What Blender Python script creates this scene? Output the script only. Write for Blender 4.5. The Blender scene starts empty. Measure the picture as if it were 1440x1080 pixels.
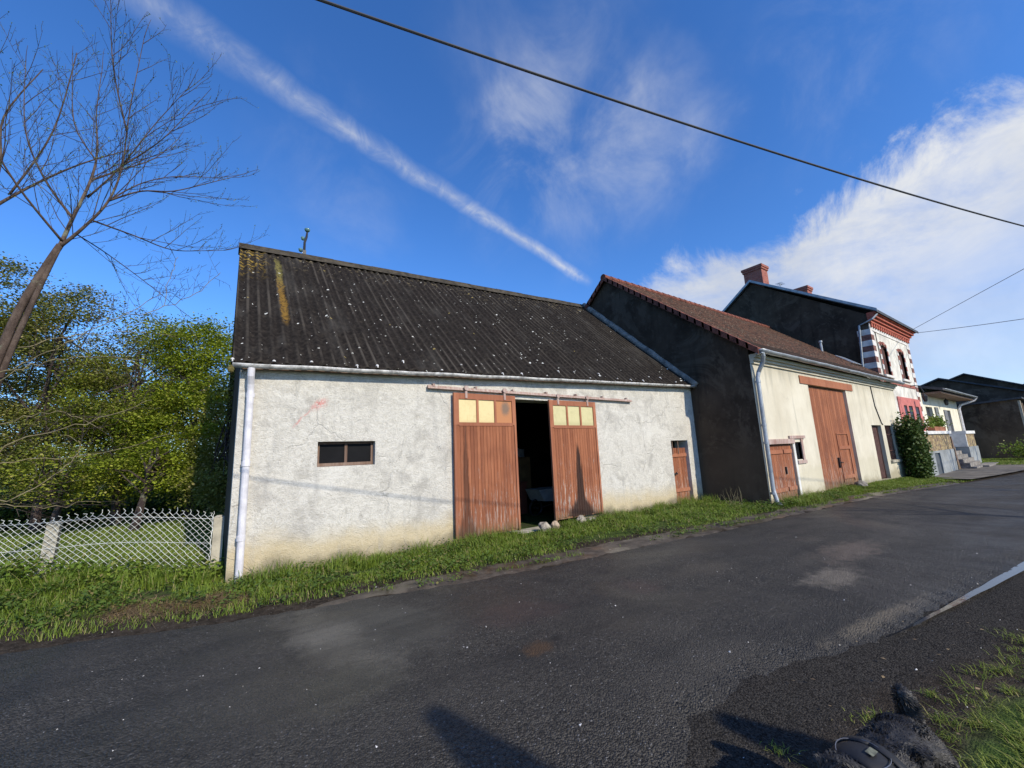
import bpy, bmesh, math, random
import numpy as np
from mathutils import Vector, Matrix, noise as mnoise
R_ = math.radians
rnd = random.Random(7)
nrs = np.random.RandomState(11)
scene = bpy.context.scene

# ------------------------------------------------------------------ camera
H = 1.6
ROT = Matrix(((0.8203, -0.0584, -0.5692), (-0.5706, -0.1607, -0.8037), (-0.0444, 0.9839, -0.1731)))
# rebuild an exact rotation from two vanishing directions
_up = Vector(((575 - 720) / 575, -(-2728 - 540) / 575, -1)).normalized()
_ax = (1548 - 720) / 575
_ay = -(_ax * _up.x - _up.z) / _up.y
_X = Vector((_ax, _ay, -1)).normalized()
_Y = _up.cross(_X)
ROT = Matrix((_X, _Y, _up))
cam = bpy.data.cameras.new('camera')
cam.sensor_width = 36
cam.lens = 575 / 1440 * 36
cam.clip_start = 0.05
cam.clip_end = 3000
cam_o = bpy.data.objects.new('camera', cam)
scene.collection.objects.link(cam_o)
cam_o.matrix_world = Matrix.Translation((0, 0, H)) @ ROT.to_4x4()
scene.camera = cam_o


def ray(px, py):
    return (ROT @ Vector(((px - 720) / 575, -(py - 540) / 575, -1))).normalized()


# ------------------------------------------------------------------ sun, exposure
SUN_AZ, SUN_EL = 7, 34          # azimuth from -Y towards +X
sd = Vector((math.sin(R_(SUN_AZ)) * math.cos(R_(SUN_EL)), -math.cos(R_(SUN_AZ)) * math.cos(R_(SUN_EL)), math.sin(R_(SUN_EL))))
sun = bpy.data.lights.new('sun', 'SUN')
sun.energy = 4.7
sun.angle = R_(0.65)
sun.color = (1, 0.91, 0.75)
sun_o = bpy.data.objects.new('sun', sun)
scene.collection.objects.link(sun_o)
sun_o.rotation_euler = sd.to_track_quat('Z', 'Y').to_euler()
sun_o.location = (0, -20, 30)
scene.view_settings.view_transform = 'Standard'
scene.view_settings.look = 'None'
scene.view_settings.exposure = 0
scene.view_settings.gamma = 1


# ------------------------------------------------------------------ node helper
class G:
    def __init__(s, tree):
        s.t = tree

    def n(s, typ, ins=None, out=0, **props):
        nd = s.t.nodes.new(typ)
        for k, v in props.items():
            setattr(nd, k, v)
        for k, v in (ins or {}).items():
            if v is None:
                continue
            sock = nd.inputs[k]
            if isinstance(v, bpy.types.NodeSocket):
                s.t.links.new(v, sock)
            else:
                if isinstance(v, tuple) and len(v) == 3 and sock.type == 'RGBA':
                    v = (*v, 1)
                sock.default_value = v
        return nd.outputs[out]

    def pos(s):
        return s.n('ShaderNodeNewGeometry', out=0)

    def sep(s, v):
        nd = s.t.nodes.new('ShaderNodeSeparateXYZ')
        s.t.links.new(v, nd.inputs[0])
        return nd.outputs

    def m(s, op, a, b=0.0, c=None, clamp=False):
        nd = s.t.nodes.new('ShaderNodeMath')
        nd.operation = op
        nd.use_clamp = clamp
        for i, v in enumerate((a, b, c)):
            if v is None:
                continue
            if isinstance(v, bpy.types.NodeSocket):
                s.t.links.new(v, nd.inputs[i])
            else:
                nd.inputs[i].default_value = v
        return nd.outputs[0]

    def vm(s, op, a, b, out=0):
        return s.n('ShaderNodeVectorMath', {0: a, 1: b}, out=out, operation=op)

    def scale(s, v, sc):
        return s.n('ShaderNodeVectorMath', {0: v, 1: sc}, operation='MULTIPLY')

    def noise(s, v, sc, det=4, rough=0.55, dist=0.0):
        return s.n('ShaderNodeTexNoise', {'Vector': v, 'Scale': sc, 'Detail': det, 'Roughness': rough, 'Distortion': dist})

    def vor(s, v, sc, out=0, **kw):
        return s.n('ShaderNodeTexVoronoi', {'Vector': v, 'Scale': sc}, out=out, **kw)

    def mr(s, f, a, b, c=0.0, d=1.0, smooth=True):
        return s.n('ShaderNodeMapRange', {0: f, 1: a, 2: b, 3: c, 4: d}, interpolation_type='SMOOTHSTEP' if smooth else 'LINEAR')

    def mix(s, f, a, b, bt='MIX'):
        nd = s.t.nodes.new('ShaderNodeMix')
        nd.data_type = 'RGBA'
        nd.blend_type = bt
        nd.clamp_factor = True
        for i, v in ((0, f), (6, a), (7, b)):
            if isinstance(v, bpy.types.NodeSocket):
                s.t.links.new(v, nd.inputs[i])
            else:
                nd.inputs[i].default_value = (*v, 1) if isinstance(v, tuple) else v
        return nd.outputs[2]

    def bump(s, h, st=0.5, dist=0.01, nrm=None):
        return s.n('ShaderNodeBump', {'Height': h, 'Strength': st, 'Distance': dist, 'Normal': nrm})

    def bsdf(s, col, rough=0.8, nrm=None, spec=0.3, metal=0.0):
        b = s.n('ShaderNodeBsdfPrincipled', {'Base Color': col, 'Roughness': rough, 'Normal': nrm, 'Specular IOR Level': spec, 'Metallic': metal})
        return b

    def out(s, sh):
        o = s.t.nodes.new('ShaderNodeOutputMaterial')
        s.t.links.new(sh, o.inputs[0])


def newmat(name):
    m = bpy.data.materials.new(name)
    m.use_nodes = True
    m.node_tree.nodes.clear()
    return m, G(m.node_tree)


# ------------------------------------------------------------------ world: sky, cirrus, contrail, cloud bank
w = bpy.data.worlds.new('World')
scene.world = w
w.use_nodes = True
w.node_tree.nodes.clear()
g = G(w.node_tree)
sky = g.n('ShaderNodeTexSky', sky_type='NISHITA', sun_disc=False, sun_elevation=R_(SUN_EL), sun_rotation=R_(180 - SUN_AZ), altitude=200.0, air_density=1.0, dust_density=0.4, ozone_density=3.0)
D = g.n('ShaderNodeTexCoord', out=0)
dx, dy, dz = g.sep(D)
skyc = g.mix(1.0, g.n('ShaderNodeHueSaturation', {'Saturation': 1.2, 'Value': 1.72, 'Color': sky}), (0.92, 1.12, 1.45), 'MULTIPLY')
# flat cloud-deck coordinates
zc = g.m('MAXIMUM', dz, 0.02)
zc = g.m('ADD', zc, 0.12)
P2 = g.n('ShaderNodeCombineXYZ', {0: g.m('DIVIDE', dx, zc), 1: g.m('DIVIDE', dy, zc), 2: 0.0})
warp = g.noise(D, 3.0, 5, 0.6)


def plane_of(p1, p2):
    a, b = ray(*p1), ray(*p2)
    return a, b, a.cross(b).normalized()


# contrail: a band round a great circle
a, b, nrm = plane_of((200, 0), (830, 398))
dist = g.vm('DOT_PRODUCT', D, tuple(nrm), out=1)
dist = g.m('ADD', dist, g.m('MULTIPLY', g.m('SUBTRACT', g.noise(D, 6, 5, 0.65), 0.5), 0.03))
tdir = (b - a * a.dot(b)).normalized()
along = g.m('ARCTAN2', g.vm('DOT_PRODUCT', D, tuple(tdir), out=1), g.vm('DOT_PRODUCT', D, tuple(a), out=1))
L_end = math.acos(a.dot(b))
width = g.mr(along, -0.1, L_end, 0.042, 0.016, False)
core = g.m('SUBTRACT', 1.0, g.m('DIVIDE', g.m('ABSOLUTE', dist), width), clamp=True)
core = g.m('POWER', core, 1.3)
fade = g.m('MULTIPLY', g.mr(along, L_end + 0.01, L_end - 0.04), g.mr(along, -0.25, 0.1))
streak = g.mr(g.noise(g.scale(D, (14, 14, 14)), 1.2, 6, 0.65, 0.8), 0.3, 0.75)
trail = g.m('MULTIPLY', g.m('MULTIPLY', core, fade), g.m('ADD', g.m('MULTIPLY', streak, 0.75), 0.25))
trail = g.m('MULTIPLY', trail, g.mr(along, 0.0, L_end, 0.5, 0.9, False))


def blob(px, py, rx, amount, sc=6.0, lo=0.42, hi=0.72):
    c = ray(px, py)
    d = g.vm('DISTANCE', D, tuple(c), out=1)
    d = g.m('ADD', d, g.m('MULTIPLY', g.m('SUBTRACT', warp, 0.5), 0.35))
    mk = g.mr(d, rx, rx * 0.15)
    nz = g.mr(g.noise(D, sc, 6, 0.62, 0.5), lo, hi)
    return g.m('MULTIPLY', g.m('MULTIPLY', mk, nz), amount)


wisps = g.m('ADD', blob(800, 215, 0.30, 0.40, 5, 0.36, 0.86), blob(760, 10, 0.26, 0.16, 4, 0.36, 0.86))
wisps = g.m('ADD', wisps, blob(700, 240, 0.16, 0.22, 5, 0.36, 0.86))
wisps = g.m('ADD', wisps, blob(930, 150, 0.16, 0.25, 7, 0.36, 0.86))
wisps = g.m('ADD', wisps, blob(470, 230, 0.22, 0.2, 5, 0.36, 0.86))
wisps = g.m('ADD', wisps, blob(1180, 60, 0.25, 0.1))
# cloud bank low on the right: everything under a ragged great circle
a, b, nrm = plane_of((880, 410), (1440, 95))
sgn = 1 if nrm.dot(ray(1400, 500)) > 0 else -1
s = g.m('MULTIPLY', g.vm('DOT_PRODUCT', D, tuple(nrm), out=1), float(sgn))
s = g.m('ADD', s, g.m('MULTIPLY', g.m('SUBTRACT', g.noise(D, 4.5, 8, 0.66, 0.6), 0.5), 0.40))
bank = g.mr(s, -0.01, 0.085)
inner = g.mr(g.noise(g.scale(D, (3, 3, 7)), 1.6, 8, 0.62, 0.3), 0.28, 0.62, 0.5, 1.0)
sdepth = g.mr(s, 0.06, 0.36, 1.0, 0.55)
bank = g.m('MULTIPLY', g.m('MULTIPLY', bank, inner), sdepth)
# only towards +X
bank = g.m('MULTIPLY', bank, g.mr(dx, 0.25, 0.5))
cov = g.m('MAXIMUM', g.m('MAXIMUM', trail, wisps), bank)
cov = g.m('MINIMUM', cov, 0.97)
ccol = g.mix(g.mr(g.noise(D, 5, 5, 0.6), 0.35, 0.7), (6.8, 7.3, 8.3), (9.0, 9.2, 9.5))
col = g.mix(cov, skyc, ccol)
bg = g.n('ShaderNodeBackground', {'Color': col, 'Strength': 0.09})
o = w.node_tree.nodes.new('ShaderNodeOutputWorld')
w.node_tree.links.new(bg, o.inputs[0])

# ------------------------------------------------------------------ object helpers
COL = scene.collection


def tag(o, label=None, cat=None, group=None, kind=None):
    if label: o['label'] = label
    if cat: o['category'] = cat
    if group: o['group'] = group
    if kind: o['kind'] = kind
    return o


def empty(name, loc, label, cat, group=None):
    o = bpy.data.objects.new(name, None)
    COL.objects.link(o)
    o.location = loc
    o.empty_display_size = 0.2
    return tag(o, label, cat, group)


def wloc(o):
    v = Vector((0, 0, 0))
    while o is not None:
        v += o.location
        o = o.parent
    return v


class MB:
    """collects geometry in world metres"""
    def __init__(s):
        s.v, s.f, s.uv = [], [], []

    def poly(s, pts, uv=None):
        i = len(s.v)
        s.v += [tuple(p) for p in pts]
        s.f.append(tuple(range(i, i + len(pts))))

    def box(s, x0, x1, y0, y1, z0, z1, rot=None, piv=None):
        c = [Vector((x, y, z)) for x in (x0, x1) for y in (y0, y1) for z in (z0, z1)]
        if rot is not None:
            p = Vector(piv) if piv else Vector(((x0 + x1) / 2, (y0 + y1) / 2, (z0 + z1) / 2))
            c = [rot @ (q - p) + p for q in c]
        i = len(s.v)
        s.v += [tuple(q) for q in c]
        for f in ((0, 1, 3, 2), (4, 6, 7, 5), (0, 4, 5, 1), (2, 3, 7, 6), (0, 2, 6, 4), (1, 5, 7, 3)):
            s.f.append(tuple(i + k for k in f))

    def bbox(s, x0, x1, y0, y1, z0, z1, ch=0.004):
        """box whose front (-Y) long edges are chamfered"""
        pts = [(x0, y1), (x0, y0 + ch), (x0 + ch, y0), (x1 - ch, y0), (x1, y0 + ch), (x1, y1)]
        s.prism([(x, y, z0) for x, y in pts], (0, 0, z1 - z0))

    def prism(s, pts, vec):
        n = len(pts)
        v = Vector(vec)
        i = len(s.v)
        s.v += [tuple(p) for p in pts] + [tuple(Vector(p) + v) for p in pts]
        s.f.append(tuple(range(i, i + n))[::-1])
        s.f.append(tuple(range(i + n, i + 2 * n)))
        for k in range(n):
            s.f.append((i + k, i + (k + 1) % n, i + n + (k + 1) % n, i + n + k))

    def grid(s, fn, nu, nv):
        i = len(s.v)
        for a in range(nu + 1):
            for b in range(nv + 1):
                s.v.append(tuple(fn(a / nu, b / nv)))
        for a in range(nu):
            for b in range(nv):
                q = i + a * (nv + 1) + b
                s.f.append((q, q + nv + 1, q + nv + 2, q + 1))

    def tube(s, pts, rad, n=8, cap=True):
        pts = [Vector(p) for p in pts]
        if not isinstance(rad, (list, tuple)): rad = [rad] * len(pts)
        i = len(s.v)
        ref = None
        for k, p in enumerate(pts):
            t = (pts[min(k + 1, len(pts) - 1)] - pts[max(k - 1, 0)])
            if t.length < 1e-9: t = Vector((0, 0, 1))
            t.normalize()
            if ref is None:
                ref = t.orthogonal().normalized()
            else:
                ref = (ref - t * ref.dot(t))
                if ref.length < 1e-6: ref = t.orthogonal()
                ref.normalize()
            bi = t.cross(ref)
            for j in range(n):
                an = 2 * math.pi * j / n
                s.v.append(tuple(p + (ref * math.cos(an) + bi * math.sin(an)) * rad[k]))
        for k in range(len(pts) - 1):
            for j in range(n):
                a = i + k * n + j
                b = i + k * n + (j + 1) % n
                s.f.append((a, b, b + n, a + n))
        if cap:
            s.f.append(tuple(range(i, i + n))[::-1])
            e = i + (len(pts) - 1) * n
            s.f.append(tuple(range(e, e + n)))

    def lathe(s, c, prof, n=16, axis='Z'):
        i = len(s.v)
        for (r, h) in prof:
            for j in range(n):
                an = 2 * math.pi * j / n
                p = (r * math.cos(an), r * math.sin(an), h)
                if axis == 'Y': p = (p[0], h, p[1])
                s.v.append((c[0] + p[0], c[1] + p[1], c[2] + p[2]))
        for k in range(len(prof) - 1):
            for j in range(n):
                a = i + k * n + j
                b = i + k * n + (j + 1) % n
                s.f.append((a, b, b + n, a + n))
        s.f.append(tuple(range(i, i + n))[::-1])
        e = i + (len(prof) - 1) * n
        s.f.append(tuple(range(e, e + n)))

    def wall(s, x0, x1, zb, top, y0, y1, holes):
        """wall in the XZ plane, front y0, back y1; top is a function of x; holes (x0,x1,z0,z1)"""
        xs = sorted(set([x0, x1] + [h[0] for h in holes] + [h[1] for h in holes]))
        zs = sorted(set([zb] + [h[2] for h in holes if h[2] > zb] + [h[3] for h in holes]))
        zs.append(None)

        def zz(k, x):
            return top(x) if zs[k] is None else zs[k]

        def solid(i, k):
            if i < 0 or i >= len(xs) - 1 or k < 0 or k >= len(zs) - 1: return False
            cx = (xs[i] + xs[i + 1]) / 2
            zlo = zs[k]
            for h in holes:
                if h[0] < cx < h[1] and h[2] <= zlo + 1e-6 and zlo < h[3] - 1e-6: return False
            return True
        for i in range(len(xs) - 1):
            for k in range(len(zs) - 1):
                if not solid(i, k): continue
                xa, xb = xs[i], xs[i + 1]
                A, B, C, E = zz(k, xa), zz(k, xb), zz(k + 1, xb), zz(k + 1, xa)
                s.poly([(xa, y0, A), (xb, y0, B), (xb, y0, C), (xa, y0, E)])
                s.poly([(xa, y1, A), (xa, y1, E), (xb, y1, C), (xb, y1, B)])
                if not solid(i - 1, k): s.poly([(xa, y0, A), (xa, y0, E), (xa, y1, E), (xa, y1, A)])
                if not solid(i + 1, k): s.poly([(xb, y0, B), (xb, y1, B), (xb, y1, C), (xb, y0, C)])
                if not solid(i, k - 1): s.poly([(xa, y0, A), (xa, y1, A), (xb, y1, B), (xb, y0, B)])
                if not solid(i, k + 1): s.poly([(xa, y0, E), (xb, y0, C), (xb, y1, C), (xa, y1, E)])

    def each(s, name, mat, parent=None, **kw):
        """one object per loose piece"""
        par = list(range(len(s.v)))

        def find(a):
            while par[a] != a:
                par[a] = par[par[a]]
                a = par[a]
            return a
        for f in s.f:
            for q in f[1:]: par[find(q)] = find(f[0])
        groups = {}
        for f in s.f: groups.setdefault(find(f[0]), []).append(f)
        out = []
        for fs in groups.values():
            m_ = MB()
            mp = {}
            for f in fs:
                for q in f:
                    if q not in mp:
                        mp[q] = len(m_.v)
                        m_.v.append(s.v[q])
                m_.f.append(tuple(mp[q] for q in f))
            out.append(m_.build(name, mat, parent, **kw))
        return out

    def build(s, name, mat, parent=None, label=None, smooth=False, uvfn=None, weld=False):
        off = wloc(parent) if parent is not None else Vector((0, 0, 0))
        me = bpy.data.meshes.new(name)
        V = np.array(s.v, dtype=np.float64) - np.array(off)
        me.from_pydata(V.tolist(), [], s.f)
        if weld or smooth:
            bm = bmesh.new()
            bm.from_mesh(me)
            if weld: bmesh.ops.remove_doubles(bm, verts=bm.verts, dist=1e-4)
            bm.to_mesh(me)
            bm.free()
        me.materials.append(mat)
        if smooth:
            for p in me.polygons: p.use_smooth = True
        if uvfn:
            uvl = me.uv_layers.new(name='UVMap')
            for lp in me.loops:
                co = me.vertices[lp.vertex_index].co + off
                uvl.data[lp.index].uv = uvfn(co)
        me.update()
        o = bpy.data.objects.new(name, me)
        COL.objects.link(o)
        if parent is not None: o.parent = parent
        if label: o['label'] = label
        return o


def npmesh(name, V, F, mat, parent=None, smooth=False):
    """fast mesh from numpy arrays; F is (m,4) or (m,3)"""
    off = np.array(wloc(parent)) if parent is not None else 0
    V = np.asarray(V, dtype=np.float32) - off
    F = np.asarray(F, dtype=np.int32)
    me = bpy.data.meshes.new(name)
    k = F.shape[1]
    me.vertices.add(len(V))
    me.vertices.foreach_set('co', V.astype(np.float32).ravel())
    me.loops.add(F.size)
    me.loops.foreach_set('vertex_index', F.ravel())
    me.polygons.add(len(F))
    me.polygons.foreach_set('loop_start', np.arange(0, F.size, k, dtype=np.int32))
    me.polygons.foreach_set('loop_total', np.full(len(F), k, dtype=np.int32))
    me.update(calc_edges=True)
    me.materials.append(mat)
    if smooth: me.polygons.foreach_set('use_smooth', np.ones(len(F), dtype=bool))
    o = bpy.data.objects.new(name, me)
    COL.objects.link(o)
    if parent is not None: o.parent = parent
    return o


def sstep(a, b, x):
    t = np.clip((np.asarray(x, dtype=float) - a) / (b - a), 0, 1)
    return t * t * (3 - 2 * t)


# ------------------------------------------------------------------ materials
def simple(name, col, rough=0.8, var=0.25, sc=4.0, bump=0.3, bsc=40.0, bd=0.004, spec=0.3, metal=0.0):
    m, g = newmat(name)
    P = g.pos()
    n1 = g.noise(P, sc, 5, 0.6)
    n2 = g.noise(P, bsc, 4, 0.6)
    lo = tuple(c * (1 - var) for c in col)
    hi = tuple(min(1, c * (1 + var)) for c in col)
    c = g.mix(g.mr(n1, 0.3, 0.7), lo, hi)
    g.out(g.bsdf(c, rough, g.bump(n2, bump, bd), spec, metal))
    return m


def m_roughcast():
    m, g = newmat('grey_roughcast')
    P = g.pos()
    x, y, z = g.sep(P)
    big = g.noise(P, 0.7, 4, 0.6)
    mid = g.noise(P, 2.6, 6, 0.65, 0.6)
    sw = g.m('ADD', g.m('MULTIPLY', g.noise(P, 8.0, 5, 0.6, 3.2), 0.6), g.m('MULTIPLY', g.noise(g.scale(P, (1.0, 1.0, 2.2)), 3.2, 5, 0.65, 2.5), 0.4))
    fine = g.noise(P, 55, 4, 0.65)
    c = g.mix(g.mr(sw, 0.3, 0.68), (0.43, 0.405, 0.35), (0.65, 0.62, 0.55))
    c = g.mix(g.mr(fine, 0.4, 0.8), c, (0.66, 0.635, 0.57))
    c = g.mix(g.m('MULTIPLY', g.mr(mid, 0.5, 0.68), 0.6), c, (0.33, 0.31, 0.275))
    c = g.mix(g.m('MULTIPLY', g.mr(big, 0.5, 0.72), 0.4), c, (0.42, 0.39, 0.35))
    patch = g.noise(P, 1.5, 7, 0.68, 1.2)
    c = g.mix(g.m('MULTIPLY', g.mr(patch, 0.52, 0.62), 0.30), c, (0.36, 0.34, 0.30))
    c = g.mix(g.m('MULTIPLY', g.mr(g.noise(P, 1.1, 7, 0.7, 0.8), 0.56, 0.62), 0.5), c, (0.68, 0.655, 0.59))
    spk = g.noise(P, 18, 5, 0.75)
    c = g.mix(g.m('MULTIPLY', g.mr(spk, 0.58, 0.70), 0.55), c, (0.27, 0.25, 0.22))
    # rust-coloured rising damp along the foot
    hz = g.m('ADD', z, g.m('MULTIPLY', g.m('SUBTRACT', g.noise(P, 1.3, 5, 0.6), 0.5), 0.7))
    c = g.mix(g.m('MULTIPLY', g.mr(hz, 0.75, 0.25), 0.7), c, (0.50, 0.39, 0.20))
    c = g.mix(g.m('MULTIPLY', g.mr(hz, 0.30, 0.08), 0.8), c, (0.17, 0.15, 0.10))
    # run of darker stain under the eaves
    run = g.noise(g.scale(P, (3.0, 3.0, 0.35)), 2.0, 5, 0.6)
    c = g.mix(g.m('MULTIPLY', g.mr(run, 0.55, 0.75), 0.35), c, (0.30, 0.29, 0.27))
    # red spray mark
    q = g.vm('ADD', P, g.n('ShaderNodeVectorMath', {0: g.n('ShaderNodeTexNoise', {'Vector': P, 'Scale': 5.0, 'Detail': 5.0}, out=1), 1: (0.16, 0.16, 0.16)}, operation='MULTIPLY'))
    qx, qy, qz = g.sep(q)
    u = g.m('SUBTRACT', qx, 1.33)
    v = g.m('SUBTRACT', qz, 2.66)
    al = g.m('ADD', g.m('MULTIPLY', u, 0.72), g.m('MULTIPLY', v, 0.69))
    ac = g.m('SUBTRACT', g.m('MULTIPLY', v, 0.72), g.m('MULTIPLY', u, 0.69))
    spot = g.mr(g.m('SQRT', g.m('ADD', g.m('POWER', g.m('MULTIPLY', al, 0.55), 2.0), g.m('POWER', ac, 2.0))), 0.11, 0.0)
    line = g.m('MULTIPLY', g.mr(g.m('ABSOLUTE', g.m('ADD', ac, 0.01)), 0.025, 0.0), g.m('MULTIPLY', g.mr(al, -0.62, -0.45), g.mr(al, 0.15, -0.05)))
    rm = g.m('MULTIPLY', g.m('MAXIMUM', spot, g.m('MULTIPLY', line, 0.55)), g.mr(g.noise(P, 26, 4, 0.7), 0.32, 0.62))
    c = g.mix(g.m('MULTIPLY', rm, 0.85), c, (0.62, 0.13, 0.11))
    # hair cracks
    wv = g.vm('ADD', P, g.n('ShaderNodeVectorMath', {0: g.n('ShaderNodeTexNoise', {'Vector': P, 'Scale': 2.2, 'Detail': 6.0}, out=1), 1: (0.5, 0.5, 0.5)}, operation='MULTIPLY'))
    e = g.vor(wv, 0.62, feature='DISTANCE_TO_EDGE')
    ck = g.m('MULTIPLY', g.mr(e, 0.010, 0.0), g.mr(g.noise(P, 0.9, 3), 0.47, 0.6))
    c = g.mix(g.m('MULTIPLY', ck, 0.25), c, (0.25, 0.235, 0.21))
    h = g.m('ADD', g.m('MULTIPLY', sw, 1.6), g.m('MULTIPLY', fine, 0.9))
    h = g.m('SUBTRACT', h, g.m('MULTIPLY', ck, 0.6))
    g.out(g.bsdf(c, 0.92, g.bump(h, 0.8, 0.018), 0.15))
    return m


def m_cream():
    m, g = newmat('cream_render')
    P = g.pos()
    x, y, z = g.sep(P)
    n1 = g.noise(P, 0.8, 5, 0.6)
    run = g.noise(g.scale(P, (2.2, 2.2, 0.28)), 2.0, 6, 0.65)
    fine = g.noise(P, 50, 4, 0.65)
    c = g.mix(g.mr(n1, 0.3, 0.7), (0.55, 0.495, 0.38), (0.66, 0.61, 0.49))
    c = g.mix(g.m('MULTIPLY', g.mr(run, 0.48, 0.72), 0.55), c, (0.40, 0.37, 0.29))
    c = g.mix(g.m('MULTIPLY', g.mr(g.m('ADD', z, g.m('MULTIPLY', run, 1.2)), 3.9, 4.6), 0.5), c, (0.33, 0.31, 0.25))
    hz = g.m('ADD', z, g.m('MULTIPLY', g.m('SUBTRACT', g.noise(P, 1.6, 5, 0.6), 0.5), 0.8))
    c = g.mix(g.m('MULTIPLY', g.mr(hz, 1.0, 0.75), 0.35), c, (0.47, 0.43, 0.30))
    c = g.mix(g.m('MULTIPLY', g.mr(hz, 0.4, 0.1), 0.7), c, (0.28, 0.24, 0.15))
    wv = g.vm('ADD', P, g.n('ShaderNodeVectorMath', {0: g.n('ShaderNodeTexNoise', {'Vector': P, 'Scale': 1.8, 'Detail': 6.0}, out=1), 1: (0.6, 0.6, 0.6)}, operation='MULTIPLY'))
    e = g.vor(wv, 0.45, feature='DISTANCE_TO_EDGE')
    ck = g.m('MULTIPLY', g.mr(e, 0.008, 0.0), g.mr(g.noise(P, 0.9, 3), 0.5, 0.6))
    c = g.mix(g.m('MULTIPLY', ck, 0.2), c, (0.25, 0.22, 0.17))
    g.out(g.bsdf(c, 0.92, g.bump(g.m('ADD', fine, n1), 0.4, 0.006), 0.15))
    return m


def m_darkwall(name='shaded_dark_render', k=1.0):
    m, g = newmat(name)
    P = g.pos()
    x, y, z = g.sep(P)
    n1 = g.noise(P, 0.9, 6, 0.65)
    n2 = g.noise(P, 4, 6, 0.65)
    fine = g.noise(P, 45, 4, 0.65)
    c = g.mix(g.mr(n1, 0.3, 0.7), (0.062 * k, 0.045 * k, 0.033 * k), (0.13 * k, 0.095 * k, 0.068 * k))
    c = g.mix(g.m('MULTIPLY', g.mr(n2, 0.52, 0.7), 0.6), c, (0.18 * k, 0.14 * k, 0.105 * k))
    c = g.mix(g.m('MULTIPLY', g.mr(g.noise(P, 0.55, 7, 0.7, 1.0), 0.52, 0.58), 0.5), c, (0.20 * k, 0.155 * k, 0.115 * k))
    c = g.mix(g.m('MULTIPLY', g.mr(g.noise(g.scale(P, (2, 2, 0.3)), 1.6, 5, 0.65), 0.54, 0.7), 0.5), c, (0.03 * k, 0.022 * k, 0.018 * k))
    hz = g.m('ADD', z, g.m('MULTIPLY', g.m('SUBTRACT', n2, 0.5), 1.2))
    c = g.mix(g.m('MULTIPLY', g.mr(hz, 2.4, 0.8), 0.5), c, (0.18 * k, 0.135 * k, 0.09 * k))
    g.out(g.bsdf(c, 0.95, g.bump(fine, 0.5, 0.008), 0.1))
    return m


def m_corrugated():
    m, g = newmat('fibre_cement')
    P = g.pos()
    x, y, z = g.sep(P)
    n1 = g.noise(g.scale(P, (1, 0.35, 0.35)), 2.2, 6, 0.65)
    n2 = g.noise(P, 14, 5, 0.7)
    fine = g.noise(P, 70, 3, 0.6)
    c = g.mix(g.mr(n2, 0.3, 0.75), (0.010, 0.0082, 0.007), (0.034, 0.028, 0.023))
    c = g.mix(g.m('MULTIPLY', g.mr(n1, 0.5, 0.75), 0.55), c, (0.060, 0.055, 0.048))
    # paler crests in patches
    cr = g.n('ShaderNodeAttribute', out=2, attribute_name='crest')
    cm = g.m('MULTIPLY', g.mr(cr, 0.72, 1.0), g.mr(g.noise(g.scale(P, (1.4, 0.35, 0.35)), 1.4, 5, 0.65), 0.42, 0.66))
    c = g.mix(g.m('MULTIPLY', cm, 0.6), c, (0.085, 0.074, 0.060))
    # ochre lichen near the ridge and down one gutter line on the left
    u = g.m('ADD', y, -11.5)
    up = g.mr(y, 10.3, 11.3)
    lich = g.m('MULTIPLY', g.mr(g.noise(P, 7, 5, 0.7), 0.56, 0.66), g.m('ADD', g.m('MULTIPLY', up, 0.75), 0.04))
    c = g.mix(lich, c, (0.20, 0.16, 0.09))
    wob = g.m('MULTIPLY', g.m('SUBTRACT', g.noise(P, 5, 4, 0.6), 0.5), 0.16)
    xa = g.m('ADD', x, wob)
    strip = g.m('MULTIPLY', g.mr(g.m('ABSOLUTE', g.m('SUBTRACT', xa, 0.80)), 0.085, 0.04), g.m('MULTIPLY', g.mr(y, 8.1, 8.5), g.mr(y, 11.2, 10.8)))
    strip = g.m('MULTIPLY', strip, g.mr(g.noise(P, 16, 4, 0.7), 0.36, 0.52))
    c = g.mix(g.m('MULTIPLY', strip, 0.9), c, g.mix(g.mr(y, 9.4, 10.4), (0.20, 0.115, 0.025), (0.16, 0.14, 0.045)))
    s2 = g.m('MULTIPLY', g.mr(x, 0.7, 0.3), g.m('MULTIPLY', g.mr(y, 9.6, 10.8), g.mr(g.noise(P, 9, 4, 0.7), 0.52, 0.6)))
    c = g.mix(g.m('MULTIPLY', s2, 0.85), c, (0.33, 0.22, 0.04))
    # white and yellow lichen dots of two sizes
    for sc, th, lim, colr in ((5.5, 0.17, 0.62, (0.62, 0.61, 0.55)), (11, 0.2, 0.72, (0.42, 0.41, 0.36)), (4.2, 0.15, 0.93, (0.26, 0.20, 0.07))):
        vn = g.t.nodes.new('ShaderNodeTexVoronoi')
        vn.inputs['Scale'].default_value = sc
        g.t.links.new(g.vm('ADD', P, g.n('ShaderNodeVectorMath', {0: g.n('ShaderNodeTexNoise', {'Vector': P, 'Scale': 22.0}, out=1), 1: (0.05, 0.05, 0.05)}, operation='MULTIPLY')), vn.inputs['Vector'])
        rr = g.sep(vn.outputs['Color'])
        dot = g.m('MULTIPLY', g.m('LESS_THAN', vn.outputs['Distance'], g.m('MULTIPLY', rr[1], th)), g.m('GREATER_THAN', rr[0], lim))
        c = g.mix(g.m('MULTIPLY', dot, 0.9), c, colr)
    g.out(g.bsdf(c, 0.9, g.bump(g.m('ADD', n2, fine), 0.5, 0.006), 0.08))
    return m


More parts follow.
